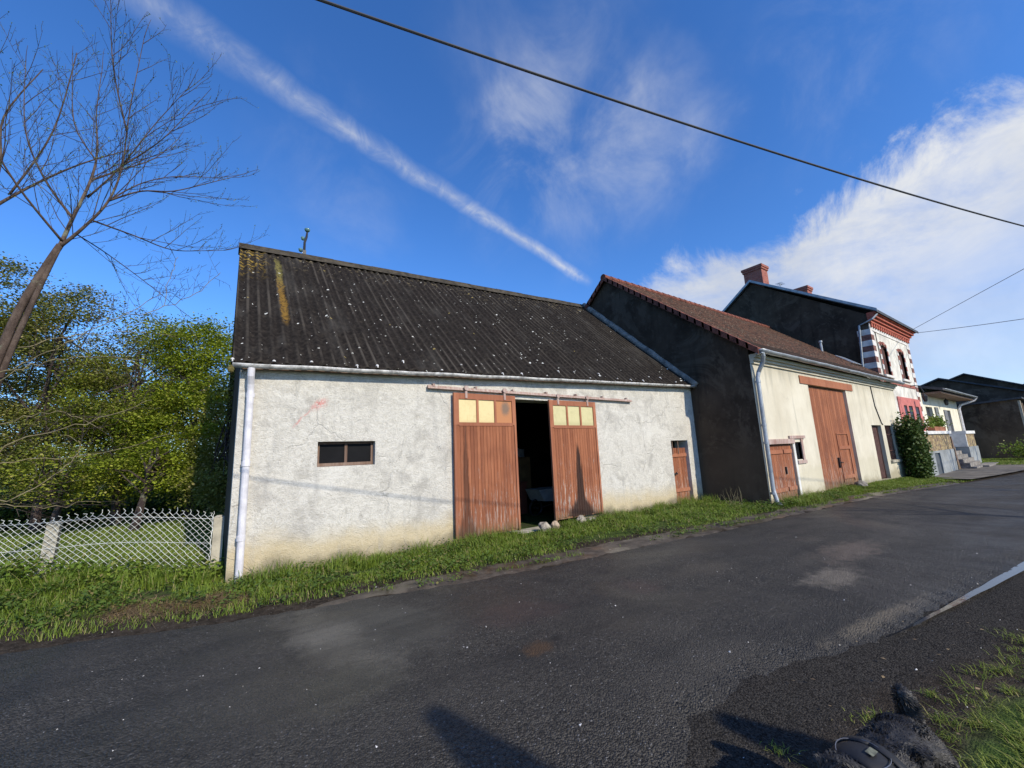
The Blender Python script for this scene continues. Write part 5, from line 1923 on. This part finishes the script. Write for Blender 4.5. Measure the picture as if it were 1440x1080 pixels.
# second bare tree, mostly out of the picture at the left
ch2 = empty('cherry_tree', (-5.6, 11.6, 0.1), 'second bare tree reaching in from the left edge of the photograph', 'tree')
tk, tw = MB(), MB()
buds = []
limb(tk, subdiv([(-5.6, 11.6, -0.1), (-5.3, 11.5, 2.5), (-4.6, 11.4, 4.6), (-4.05, 11.2, 6.3)], 5), 0.15, 0.07, 9)
for pts, r in [([(-4.05, 11.2, 6.3), (-3.85, 11.2, 7.4), (-3.95, 11.3, 8.6), (-3.6, 11.4, 10.0)], 0.05),
               ([(-4.05, 11.2, 6.3), (-3.5, 11.4, 7.3), (-2.9, 11.6, 8.2), (-2.2, 11.8, 9.0)], 0.045),
               ([(-4.3, 11.3, 5.5), (-4.4, 11.5, 7.2), (-4.6, 11.7, 9.2)], 0.045),
               ([(-3.7, 11.3, 7.0), (-3.2, 11.0, 8.4), (-3.0, 10.8, 10.2)], 0.03)]:
    sp = subdiv(pts, 5)
    limb(tk, sp, r * 0.72, 0.008, 7)
    twigs(tw, sp, r * 0.72, 1.4, 0.30, 1, 0.35, 0.8, 0.12, buds)
tk.build('trunk', M['bark'], ch2, smooth=True)
tw.build('twigs', M['twig'], ch2)


# bare roadside trees outside the frame to the right: they mottle the road and the houses
def bare_tree(x, y, hgt, label):
    e = empty('roadside_tree', (x, y, 0), label, 'tree')
    a, c_ = MB(), MB()
    tp = subdiv([(x, y, -0.2), (x + 0.1, y, hgt * 0.25), (x - 0.1, y + 0.1, hgt * 0.5), (x, y, hgt * 0.85)], 4)
    limb(a, tp, 0.17, 0.03, 8)
    for k in range(11):
        p = tp[4 + k * (len(tp) - 5) // 11]
        an_ = k * 2.4
        d = Vector((math.cos(an_), math.sin(an_), 0.75))
        pt = branch_path(p, d, hgt * rnd.uniform(0.28, 0.42), 7, 0.08, 0.05)
        limb(a, pt, 0.05, 0.01, 6)
        twigs(c_, pt, 0.05, 1.1, 0.22, 1, 0.25, 0.95, 0.1)
    a.build('trunk', M['bark'], e)
    c_.build('twigs', M['twig'], e)


bare_tree(13.5, -5.2, 8.0, 'bare roadside tree across the road from the tiled barn')
bare_tree(20.0, -5.5, 8.2, 'bare roadside tree across the road from the narrow brown door')
bare_tree(32.5, -6.0, 11.5, 'bare roadside tree across the road from the brick-trimmed house')

# two unseen conifers added behind the camera to throw the bottom shadows
for (x, y, h, r, lab) in ((1.93, -3.24, 4.05, 0.42, 'narrow clipped conifer, the taller of two added unseen to cast shadows'), (3.09, -2.33, 2.60, 0.36, 'short clipped conifer added unseen behind the dog to cast a shadow')):
    e = empty('shadow_conifer', (x, y, 0), lab, 'tree')
    t = MB()
    t.tube([(x, y, -0.1), (x, y, h * 0.8)], [0.07, 0.02], 6)
    t.build('trunk', M['bark'], e)
    C = []
    n = 9000
    f = nrs.rand(n) ** 0.8
    an_ = nrs.rand(n) * 6.283
    rr = r * np.minimum(1.0, (1 - f) * 2.2 + 0.05) * (0.55 + 0.5 * nrs.rand(n))
    C = np.stack([x + rr * np.cos(an_), y + rr * np.sin(an_), 0.1 + f * (h - 0.1)], 1)
    V, F = leaf_quads(C, 0.13, 0.1)
    npmesh('crown', V, F, M['rose'], e)

# ------------------------------------------------------------------ climber on the end of the tiled barn
e = empty('climbing_plant', (25.3, 4.9, -0.15), 'tall dark green climbing rose growing between the tiled barn and the terrace wall', 'climber')
t = MB()
C = []
for k in range(16):
    x0 = rnd.uniform(24.55, 25.6)
    pt = branch_path((x0, 4.75, -0.15), (rnd.uniform(-0.22, 0.10), rnd.uniform(-0.05, 0.08), 1), rnd.uniform(1.5, 3.0) - 0.6 * (x0 - 24.55), 7, 0.06)
    t.tube(pt, [0.02] * 7 + [0.006], 5)
    for q in pt[1:]:
        C.append(np.array(q) + nrs.normal(size=(120, 3)) * np.array([0.17, 0.15, 0.22]))
t.build('stems', M['twig'], e)
C = np.concatenate(C)
lim = 2.6 + 0.5 * pnoise(C[:, 0], C[:, 2], 1.5, 3.0) - 0.5 * np.abs(C[:, 0] - 24.9)
C = C[(C[:, 2] > -0.1) & (C[:, 2] < lim + 0.3) & (C[:, 1] < 5.25) & (C[:, 1] > 4.4) & (C[:, 0] < 25.9)]
V, F = leaf_quads(C, 0.115, 0.3)
npmesh('foliage', V, F, M['rose'], e)
C = np.array([30.2, 4.82, 2.3]) + nrs.normal(size=(900, 3)) * np.array([0.75, 0.12, 0.16])
C = C[C[:, 2] > 2.08]
V, F = leaf_quads(C, 0.12, 0.3)
npmesh('plant', V, F, M['bramble'], bx)
# shrub by the far shed
e = empty('shrub', (43.5, 2.0, 0), 'grey-green shrub in front of the dark lean-to', 'shrub')
t = MB()
for k in range(6): t.tube(branch_path((43.5, 2.6, -0.2), (rnd.gauss(0, 0.5), rnd.gauss(0, 0.5), 1), 1.1, 4, 0.1), [0.03, 0.025, 0.02, 0.012, 0.006], 5)
t.build('stems', M['twig'], e)
C = np.array([43.5, 2.6, 0.5]) + nrs.normal(size=(2200, 3)) * np.array([0.6, 0.6, 0.26])
V, F = leaf_quads(C[C[:, 2] > -0.1], 0.13, 0.3)
npmesh('foliage', V, F, M['bramble'], e)

# ------------------------------------------------------------------ chain-link fence
FP = [(0.02, 7.88), (-1.93, 8.62), (-4.3, 9.55), (-6.8, 10.5)]
fe = empty('chain_link_fence', (0.02, 7.88, 0), 'pale chain-link fence on concrete posts left of the grey barn', 'fence')


def fence_pt(s):
    """point on the fence line at arc length s"""
    for a, b_ in zip(FP[:-1], FP[1:]):
        L = math.dist(a, b_)
        if s <= L or b_ == FP[-1]:
            f = s / L
            return a[0] + (b_[0] - a[0]) * f, a[1] + (b_[1] - a[1]) * f
        s -= L


for k, (x, y) in enumerate(FP):
    b = MB()
    z0 = float(gz(x, y))
    s_ = 0.065
    lx = 0.05 if k == 1 else 0.0
    b.prism([(x - s_, y + 0.05 - s_, z0 - 0.3), (x + s_, y + 0.05 - s_, z0 - 0.3), (x + s_, y + 0.05 + s_, z0 - 0.3), (x - s_, y + 0.05 + s_, z0 - 0.3)], (lx, 0, 1.06 + (0.06 if k == 0 else 0.0)))
    b.lathe((x + lx, y + 0.05, z0 + 0.70 + (0.06 if k == 0 else 0)), [(0.078, 0.055), (0.03, 0.085)], 4)
    b.build('post', M['concrete'], fe)
LEN = sum(math.dist(a, b_) for a, b_ in zip(FP[:-1], FP[1:])) - 0.1
CW, CH = 0.092, 0.0445
b = MB()
NR_ = 22
ncol = int(LEN / CW)


def mesh_pt(s, row):
    x, y = fence_pt(max(0.07, s))
    g0 = float(gz(x, y))
    sagf = 0.025 * math.sin(s * 1.9) + 0.02 * mnoise.noise((s * 1.1, 0, 2))
    z = g0 - 0.03 + row * CH * (0.90 + 0.02 * math.sin(s * 2.3)) + sagf * row / NR_
    nx, ny = -0.36, -0.93
    bow = 0.03 * mnoise.noise((s * 1.3, row * 0.2, 6))
    return Vector((x + nx * (0.03 + bow) + 0.016 * mnoise.noise((s * 9, row * 1.7, 1)), y + ny * (0.03 + bow), z))


for c_ in range(ncol):
    s0 = c_ * CW
    for lean in (0, 1):
        pts = []
        for r in range(NR_ + 1):
            zig = (r % 2) * CW * 0.5
            pts.append(mesh_pt(s0 + (zig if lean == 0 else -zig), r))
        b.tube(pts, 0.0039, 4, False)
    # knuckle at the top
    q = mesh_pt(s0 + 0.25 * CW * 0, NR_)
    b.tube([q, q + Vector((0.012, 0, 0.028)), q + Vector((-0.012 + rnd.gauss(0, 0.012), -0.01, 0.05 + rnd.gauss(0, 0.012)))], 0.0046, 4)
b.build('mesh_wire', M['wire'], fe)
b = MB()
for zz in (0.80, 0.45):
    b.tube([Vector((fence_pt(s)[0] - 0.01, fence_pt(s)[1] - 0.02, float(gz(*fence_pt(s))) + zz + 0.02 * math.sin(s * 2))) for s in np.linspace(0.07, LEN, 40)], 0.004, 4)
b.build('tension_wire', M['wire'], fe)

# ------------------------------------------------------------------ grass
def scatter(n, xr, dens):
    xs_, ys_ = [], []
    return None


def add_grass(name, xy, h, wd, mat, lean=0.5):
    z = gz(xy[:, 0], xy[:, 1]) - 0.03
    V, F = grass_blades(xy, np.asarray(z), h, wd, lean)
    o_ = npmesh(name, V, F, mat)
    tag(o_, kind='stuff')
    return o_


def wall_y(x):
    return np.where(x < 0.16, 30.0, np.where(x < 12.0, 7.16, np.where(x < 25.8, 5.26, 5.0)))


# verge along the barns
n = 150000
x = -5 + 30.5 * nrs.rand(n) ** 1.35
f = nrs.rand(n)
y0 = pline_y(EDGE_F, x) + 0.02
y1 = np.minimum(wall_y(x), y0 + 2.6)
y = y0 + (y1 - y0) * f
d0 = y - y0
pn = pnoise(x, y, 0.8, 3.0)
pn2 = pnoise(x, y, 2.7, 9.0)
# bare drain strip 0.1-0.45 m from the asphalt on the barn side
drain = (x > 1.4) & (d0 > 0.08 + 0.05 * pn2) & (d0 < 0.30 + 0.16 * pn + 0.06 * pn2) & (nrs.rand(n) < 0.93)
tuft = (d0 <= 0.12) & (pn2 < -0.12)
keep = ~drain & ~tuft
bare = (x > 5.0) & (x < 7.8) & (d0 < 0.95 + 0.3 * pn2)
keep &= ~bare | (nrs.rand(n) < 0.15)
keep &= (pn + 0.5 * pn2 > -0.42) | (x > 9)
keep &= ~((x < 0.4) & (x > -1.0) & (np.abs(d0 - 0.62 - 0.2 * pn) < 0.16) & (nrs.rand(n) < 0.85))
door_gap = (x > 5.0) & (x < 6.15) & (y > 6.75)
keep &= ~door_gap
thin = nrs.rand(n) < np.clip(0.35 + 0.9 * (d0 > 0.45), 0, 1)
keep &= thin
x, y, pn, pn2, d0 = x[keep], y[keep], pn[keep], pn2[keep], d0[keep]
hh = 0.050 + 0.06 * np.clip(pn + 0.9 * pn2, -0.8, 1.2) + 0.05 * sstep(0.5, 1.5, d0)
ang = 0.75
add_grass('grass', np.stack([x, y], 1), np.clip(hh, 0.04, 0.24), 0.0075 + 0.0004 * x, M['grass'], 0.75)
# taller tussocks against the doors and the fence
xy = []
hts = []
for k in range(190):
    cx = -4.8 + 22 * rnd.random() ** 1.2
    wy = float(wall_y(np.array(cx)))
    if 4.9 < cx < 6.2: continue
    if wy > 20: wy = float(np.interp(-cx, [-0.1, 2, 5], [7.85, 8.5, 9.6]))
    cy = wy - abs(rnd.gauss(0.0, 0.35)) - 0.05
    m_ = rnd.randint(35, 90)
    xy.append(np.array([cx, cy]) + nrs.normal(size=(m_, 2)) * 0.075)
    hts.append(np.full(m_, rnd.uniform(0.12, 0.24)))
xy, hts = np.concatenate(xy), np.concatenate(hts)
ok = (xy[:, 1] < wall_y(xy[:, 0])) & (xy[:, 1] > pline_y(EDGE_F, xy[:, 0]) + 0.1)
add_grass('tussock_grass', xy[ok], hts[ok], 0.008, M['grass'], 0.6)
# dry straw on the bank near the fence
n = 2200
x = -0.95 + 1.3 * nrs.rand(n)
y = pline_y(EDGE_F, x) + 0.62 + 0.16 * nrs.normal(size=n)
k_ = pnoise(x, y, 1.6, 4) > -0.2
add_grass('dry_straw', np.stack([x, y], 1)[k_], 0.07, 0.006, M['grass_dry'], 3.2)
# lawn behind the fence
n = 60000
y = 8.2 + 9 * nrs.rand(n) ** 1.3
x = -6.5 * nrs.rand(n) * (y / 12) + 0.3
k_ = (x < 0.05) & (y > 7.9 - 0.38 * x)
add_grass('lawn', np.stack([x, y], 1)[k_], 0.07, 0.012, M['grass'], 0.6)
# near verge, lower right corner: scattered tufts that close up to turf
xy, hts = [], []
for k in range(1250):
    cx, cy = rnd.uniform(1.9, 7.5), rnd.uniform(-1.3, 1.3)
    nr_ = float(pline_y(EDGE_N, cx)) - cy
    if nr_ < 0.22: continue
    lk = min(1.0, max(0.0, (nr_ - 0.25) * 1.0)) * min(1.0, max(0.25, (cx - 1.9) * 0.55))
    lk += 0.45 * mnoise.noise((cx * 1.3, cy * 1.3, 21))
    if rnd.random() > 0.05 + lk: continue
    m_ = rnd.randint(14, 60)
    xy.append(np.array([cx, cy]) + nrs.normal(size=(m_, 2)) * rnd.uniform(0.02, 0.055))
    hts.append(np.full(m_, rnd.uniform(0.022, 0.055)))
xy, hts = np.concatenate(xy), np.concatenate(hts)
add_grass('verge_grass', xy, hts, 0.0042, M['grass_v'], 1.6)
# far green strip beside the lean-to
n = 16000
x = 37 + 9 * nrs.rand(n)
y = 1.2 + 5.0 * nrs.rand(n)
k_ = y > pline_y(EDGE_F, x) + 0.5
add_grass('far_grass', np.stack([x, y], 1)[k_], 0.10, 0.03, M['grass'], 0.6)

# brambles and ground ivy at the foot of the fence
C = []
for k in range(150):
    s_ = rnd.random() ** 0.9 * 5.2
    x0, y0 = fence_pt(s_)
    side = -abs(rnd.gauss(0.1, 0.22)) if rnd.random() < 0.8 else 0.15
    c0 = np.array([x0 - 0.36 * -side * -1, y0 + side, 0])
    c0[2] = float(gz(c0[0], c0[1])) + rnd.uniform(0.0, 0.22) * (1.2 if s_ > 2.0 else 0.8)
    C.append(c0 + nrs.normal(size=(rnd.randint(25, 75), 3)) * np.array([0.13, 0.10, 0.05]))
C = np.concatenate(C)
C = C[C[:, 1] > pline_y(EDGE_F, C[:, 0]) + 0.5]
C[:, 2] = np.maximum(C[:, 2], gz(C[:, 0], C[:, 1]) - 0.01)
V, F = leaf_quads(C, 0.058, 0.8)
tag(npmesh('brambles', V, F, M['bramble']), kind='stuff')
# broad weeds dotted along the drain
C = []
for k in range(70):
    cx = rnd.uniform(-3.5, 12)
    cy = float(pline_y(EDGE_F, cx)) + rnd.choice((rnd.uniform(0.02, 0.15), rnd.uniform(0.4, 1.1)))
    C.append(np.array([cx, cy, float(gz(cx, cy)) + 0.03]) + nrs.normal(size=(rnd.randint(14, 40), 3)) * np.array([0.09, 0.06, 0.018]))
for k in range(330):
    cx = -4.5 + 20 * rnd.random() ** 1.2
    e0 = float(pline_y(EDGE_F, cx))
    w1 = min(float(wall_y(np.array(cx))) - 0.1, e0 + 2.3)
    cy = e0 + 0.35 + (w1 - e0 - 0.35) * rnd.random()
    if 5.0 < cx < 6.2 and cy > 6.6: continue
    C.append(np.array([cx, cy, float(gz(cx, cy)) + rnd.uniform(0.03, 0.09)]) + nrs.normal(size=(rnd.randint(20, 60), 3)) * np.array([0.10, 0.08, 0.03]))
V, F = leaf_quads(np.concatenate(C), 0.042, 1.0)
tag(npmesh('weeds', V, F, M['weed']), kind='stuff')
# dry stalk bush at the foot of the dark gable
e = empty('dry_weed', (11.0, 5.9, 0.05), 'dry stalky weed standing at the foot of the dark gable wall', 'weed')
t = MB()
for k in range(26):
    t.tube(branch_path((11.2 + rnd.gauss(0, 0.12), 5.85 + rnd.gauss(0, 0.12), 0.0), (rnd.gauss(0, 0.45), rnd.gauss(0, 0.45), 1), rnd.uniform(0.25, 0.62), 5, 0.14), [0.006, 0.005, 0.004, 0.004, 0.003, 0.002], 4)
t.build('stalks', M['paletwig'], e)

# ------------------------------------------------------------------ stones by the barn opening
def stone(x, y, r, sx, sz, label, seed, col=None):
    bm = bmesh.new()
    bmesh.ops.create_icosphere(bm, subdivisions=3, radius=r)
    for v in bm.verts:
        q = v.co / r
        k = 1 + 0.35 * mnoise.noise(q * 1.1 + Vector((seed, 0, 0))) + 0.16 * mnoise.noise(q * 2.6 + Vector((seed, 5, 0))) + 0.06 * mnoise.noise(q * 7 + Vector((seed, 9, 0)))
        v.co = Vector((v.co.x * sx * k, v.co.y * k, v.co.z * sz * k))
    me = bpy.data.meshes.new('stone')
    bm.to_mesh(me)
    bm.free()
    me.materials.append(col or M['rock'])
    o_ = bpy.data.objects.new('stone', me)
    COL.objects.link(o_)
    o_.location = (x, y, float(gz(x, y)) + r * sz * 0.55)
    o_.rotation_euler = (0, 0, seed)
    return tag(o_, label, 'stone', 'stones beside the barn opening')


rock2 = simple('grey_stone', (0.22, 0.20, 0.17), 0.9, 0.4, 9, 0.9, 25, 0.015)
stone(5.56, 6.90, 0.12, 1.15, 0.95, 'pale pitted stone, leftmost at the foot of the open barn doorway', 1.3)
stone(5.86, 6.93, 0.10, 1.0, 0.95, 'rounded tan stone just right of the pale pitted one', 4.1, simple('tan_stone', (0.34, 0.26, 0.18), 0.9, 0.3, 9, 0.8, 25, 0.012))
stone(6.60, 6.90, 0.11, 1.0, 1.05, 'upright grey stone in the grass under the black-stained door', 7.7)
stone(6.88, 6.93, 0.10, 1.5, 0.7, 'low dark grey stone lying right of the upright one', 2.9, rock2)
stone(18.3, 5.08, 0.16, 1.3, 0.8, 'brown-grey stone at the foot of the tall red double door', 5.5, rock2)

# ------------------------------------------------------------------ grit on the road and the verge
n = 700
r_ = 0.8 + 8 * nrs.rand(n) ** 1.5
an_ = R_(90) - R_(35.3) + R_(64) * (2 * nrs.rand(n) - 1)
x, y = r_ * np.cos(an_), r_ * np.sin(an_)
k_ = (y < pline_y(EDGE_F, x) + 0.2)
x, y = x[k_], y[k_]
n = len(x)
nearq = pline_y(EDGE_N, x) - y
f_ = np.clip((y - pline_y(EDGE_N, x)) / np.maximum(pline_y(EDGE_F, x) - pline_y(EDGE_N, x), 0.1), 0, 1)
z = np.where(nearq < 0, base_z(x) + 0.006 + 0.03 * (1 - (2 * f_ - 1) ** 2), gz(x, y) - 0.015)
s_ = 0.003 + 0.0065 * nrs.rand(n) ** 3
dirs = np.array([[1, 0, 0], [-0.5, 0.87, 0], [-0.5, -0.87, 0], [0, 0, 0.8]])
V = np.stack([x, y, z], 1)[:, None, :] + s_[:, None, None] * (dirs[None] + 0.35 * nrs.normal(size=(n, 4, 3)))
i = np.arange(n) * 4
F = np.concatenate([np.stack([i, i + 1, i + 3], 1), np.stack([i + 1, i + 2, i + 3], 1), np.stack([i + 2, i, i + 3], 1)])
tag(npmesh('grit', V.reshape(-1, 3), F, M['chip']), kind='stuff')
# dead leaves and straw bits
n = 90
x = 1.2 + 5 * nrs.rand(n)
y = -0.3 + 3.0 * nrs.rand(n)
k_ = nrs.rand(n) < np.where(pline_y(EDGE_N, x) > y, 1.0, 0.25)
C = np.stack([x, y, gz(x, y) + 0.006], 1)[k_]
V, F = leaf_quads(C, 0.026, 3.0)
tag(npmesh('leaf_litter', V, F, M['grass_dry']), kind='stuff')

# ------------------------------------------------------------------ overhead wires
def wire(p0, p1, sag, r, label, extra=0.0):
    b_ = MB()
    p0, p1 = Vector(p0), Vector(p1)
    pts = []
    for k in range(49):
        f = k / 48
        p = p0.lerp(p1, f)
        p.z -= sag * 4 * f * (1 - f)
        pts.append(p)
    b_.tube(pts, r, 6)
    return tag(b_.build('overhead_wire', M['cable']), label, 'wire', 'overhead wires')


def pole(x, y, h, label):
    e = empty('utility_pole', (x, y, 0), label, 'pole')
    t = MB()
    t.tube([(x, y, -0.3), (x, y, h)], [0.14, 0.10], 12)
    t.build('shaft', M['oldwood'], e)
    t = MB()
    t.box(x - 0.05, x + 0.05, y - 0.5, y + 0.5, h - 0.35, h - 0.25)
    t.build('crossarm', M['oldwood'], e)


q0 = Vector((0, 0, H)) + ray(447, -1) * 4.06
q1 = Vector((0, 0, H)) + ray(1440, 318) * 10.22
dq = q1 - q0
b = MB()
b.tube([q0 + dq * f + Vector((0, 0, 0.34 * (f - 0.5) ** 2 - 0.085)) for f in np.linspace(-1.0, 4.2, 90)], 0.0105, 7)
tag(b.build('overhead_wire', M['cable']), 'thick black cable slanting across the blue sky above the barn', 'wire', 'overhead wires')
for f, lab in ((-1.0, 'wooden utility pole carrying the left end of the thick cable'), (4.2, 'wooden utility pole carrying the right end of the thick cable')):
    q = q0 + dq * f
    pole(q.x, q.y, q.z + 0.34 * (f - 0.5) ** 2 + 0.2, lab)
h1 = Vector((32.3, 5.35, 7.75))
q = Vector((0, 0, H)) + ray(1440, 378) * 28.0
wire(h1, h1 + (q - h1) * 1.45, 0.0, 0.012, 'thin upper wire running from the red cornice to the right')
h2 = Vector((34.2, 5.4, 7.9))
q = Vector((0, 0, H)) + ray(1440, 447) * 30.0
wire(h2, h2 + (q - h2) * 1.45, 0.05, 0.013, 'thin lower wire, nearly level, right of the brick-trimmed house')

# ------------------------------------------------------------------ dog
dog = empty('dog', (2.2, 0.68, 0), 'curly black dog in a dark harness seen from above on the verge', 'dog')


def skin_mesh(name, verts, edges, radii, parent, mat, sub=2, root=0):
    me = bpy.data.meshes.new(name)
    off = wloc(parent)
    me.from_pydata([tuple(Vector(v) - off) for v in verts], edges, [])
    o_ = bpy.data.objects.new(name, me)
    COL.objects.link(o_)
    o_.parent = parent
    md_ = o_.modifiers.new('skin', 'SKIN')
    md_.use_smooth_shade = True
    for i_, sv in enumerate(me.skin_vertices[0].data):
        sv.radius = radii[i_] if isinstance(radii[i_], tuple) else (radii[i_], radii[i_])
        sv.use_root = (i_ == root)
    o_.modifiers.new('sub', 'SUBSURF').render_levels = sub
    o_.modifiers['sub'].levels = sub
    me.materials.append(mat)
    return o_


# local axes: head towards -X, tail +X ; slight turn
DX, DY = 2.47, 0.655
hd = Vector((-1.0, 0.10, 0)).normalized()
sdv = Vector((-hd.y, hd.x, 0))


def dp(u, v, z):
    """u metres forward of the tail base, v to the dog's left, z up"""
    p = Vector((DX, DY, 0)) + hd * u + sdv * v
    return (p.x, p.y, z)


vv = [dp(0.03, 0, 0.345), dp(0.17, 0, 0.345), dp(0.32, 0, 0.335), dp(0.46, 0, 0.325), dp(0.55, 0, 0.37), dp(0.64, 0.01, 0.43), dp(0.72, 0.02, 0.42), dp(0.80, 0.03, 0.395),
      dp(-0.02, -0.02, 0.41), dp(-0.01, -0.025, 0.475), dp(0.025, -0.02, 0.545)]
ee = [(0, 1), (1, 2), (2, 3), (3, 4), (4, 5), (5, 6), (6, 7), (0, 8), (8, 9), (9, 10)]
rr_ = [0.110, 0.122, 0.118, 0.112, 0.085, 0.07, 0.05, 0.028, 0.038, 0.034, 0.022]
for s_ in (1, -1):
    i0 = len(vv)
    vv += [dp(0.05, 0.085 * s_, 0.27), dp(0.10, 0.09 * s_, 0.20), dp(-0.01, 0.09 * s_, 0.12), dp(0.03, 0.09 * s_, 0.03), dp(0.07, 0.09 * s_, 0.02)]
    ee += [(0, i0), (i0, i0 + 1), (i0 + 1, i0 + 2), (i0 + 2, i0 + 3), (i0 + 3, i0 + 4)]
    rr_ += [0.06, 0.048, 0.026, 0.022, 0.022]
    i0 = len(vv)
    vv += [dp(0.46, 0.08 * s_, 0.24), dp(0.45, 0.085 * s_, 0.14), dp(0.46, 0.085 * s_, 0.03), dp(0.50, 0.085 * s_, 0.02)]
    ee += [(3, i0), (i0, i0 + 1), (i0 + 1, i0 + 2), (i0 + 2, i0 + 3)]
    rr_ += [0.05, 0.028, 0.022, 0.022]
    i0 = len(vv)
    vv += [dp(0.62, 0.055 * s_, 0.46), dp(0.60, 0.085 * s_, 0.43), dp(0.60, 0.09 * s_, 0.37)]
    ee += [(5, i0), (i0, i0 + 1), (i0 + 1, i0 + 2)]
    rr_ += [0.022, 0.02, 0.014]
body = skin_mesh('body', vv, ee, rr_, dog, M['coat'])
bpy.context.view_layer.update()
dg = bpy.context.evaluated_depsgraph_get()
em = body.evaluated_get(dg).to_mesh()
offd = wloc(dog)
tri_c, tri_n, area = [], [], []
for p_ in em.polygons:
    tri_c.append([em.vertices[v_].co[:] for v_ in (p_.vertices[0], p_.vertices[1], p_.vertices[2], p_.vertices[-1])])
    tri_n.append(p_.normal[:])
    area.append(p_.area)
body.evaluated_get(dg).to_mesh_clear()
tri_c, tri_n, area = np.array(tri_c), np.array(tri_n), np.array(area)
n = 42000
pk = nrs.choice(len(area), n, p=area / area.sum())
u1, u2 = nrs.rand(n, 1), nrs.rand(n, 1)
c4 = tri_c[pk]
pos_ = (c4[:, 0] * (1 - u1) + c4[:, 1] * u1) * (1 - u2) + (c4[:, 3] * (1 - u1) + c4[:, 2] * u1) * u2 + np.array(offd)
nn = tri_n[pk]
flow = np.array([[mnoise.noise((p[0] * 14, p[1] * 14, p[2] * 14)), mnoise.noise((p[0] * 14 + 9, p[1] * 14, p[2] * 14)), mnoise.noise((p[0] * 14, p[1] * 14 + 9, p[2] * 14))] for p in pos_])
back = -np.array(hd)
t1 = nn * 0.55 + flow * 1.3 + back * 0.5 + np.array([0, 0, -0.25]) + 0.2 * nrs.normal(size=(n, 3))
t1 /= np.linalg.norm(t1, axis=1, keepdims=True)
L = (0.010 + 0.014 * nrs.rand(n, 1))
side = np.cross(nn, t1)
side /= np.linalg.norm(side, axis=1, keepdims=True) + 1e-6
wv_ = 0.0022
m1 = pos_ + t1 * L * 0.55 + nn * L * 0.2
m2 = pos_ + t1 * L - nn * L * 0.15 + flow * L * 0.5
V = np.stack([pos_ - side * wv_, pos_ + side * wv_, m1 - side * wv_ * 0.9, m1 + side * wv_ * 0.9, m2 - side * wv_ * 0.2, m2 + side * wv_ * 0.2], 1).reshape(-1, 3)
i = np.arange(n) * 6
F = np.concatenate([np.stack([i, i + 1, i + 3, i + 2], 1), np.stack([i + 2, i + 3, i + 5, i + 4], 1)])
co_ = npmesh('coat', V, F, M['coat'], dog)
co_['kind'] = 'stuff'
# face
t = MB()
t.lathe(dp(0.83, 0.033, 0.40), [(0.006, -0.014), (0.018, -0.004), (0.018, 0.006), (0.006, 0.013)], 8)
t.build('nose', M['black'], dog)
for s_ in (1, -1):
    t = MB()
    t.lathe(dp(0.715, 0.02 + 0.04 * s_, 0.445), [(0.003, -0.010), (0.010, -0.004), (0.010, 0.004), (0.003, 0.010)], 8)
    t.build('eye', M['window_dark'], dog)
# harness: chest band, saddle pad, handle ring
webb = simple('harness_webbing', (0.014, 0.014, 0.016), 0.6, 0.2, 30, 0.3, 200, 0.001, 0.4)
silver = simple('silver_trim', (0.20, 0.20, 0.21), 0.35, 0.1, 9, 0.05, 30, 0.001, 0.5, 0.6)
hn = MB()


def band(u, w_, r, zc_, flat=1.0):
    def fn(a, b_):
        an = 2 * math.pi * a
        return dp(u + w_ * (b_ - 0.5), r * math.sin(an), zc_ + r * flat * math.cos(an))
    hn.grid(fn, 28, 2)


band(0.40, 0.035, 0.142, 0.330)
band(0.47, 0.04, 0.140, 0.325)
ho = hn.build('harness', webb, dog, smooth=True)
ho.modifiers.new('thick', 'SOLIDIFY').thickness = 0.006
pd = MB()


def padfn(a, b_):
    u = 0.40 + 0.13 * a
    an = -0.7 + 1.4 * b_
    r = 0.147 - 0.01 * abs(2 * a - 1) ** 3
    return dp(u, r * math.sin(an) * (1 - 0.25 * abs(2 * a - 1) ** 2), 0.330 + r * math.cos(an))


pd.grid(padfn, 8, 14)
po = pd.build('saddle_pad', webb, dog, smooth=True)
po.modifiers.new('thick', 'SOLIDIFY').thickness = 0.012
t = MB()
for sg in (-1, 1):
    t.tube([tuple(Vector(padfn(a, 0.5 + sg * 0.40)) + Vector((0, 0, 0.012))) for a in np.linspace(0, 1, 9)], 0.0018, 5)
t.tube([tuple(Vector(padfn(0.02, b_)) + Vector((0, 0, 0.010))) for b_ in np.linspace(0.1, 0.9, 11)], 0.0016, 5)
t.each('reflective_piping', silver, po)
t = MB()
t.grid(lambda a, b_: tuple(Vector(padfn(0.3 + 0.34 * a, 0.58 + 0.12 * b_)) + Vector((0, 0, 0.009))), 4, 3)
t.build('name_patch', simple('pale_patch', (0.13, 0.135, 0.10), 0.6, 0.4, 60), po)
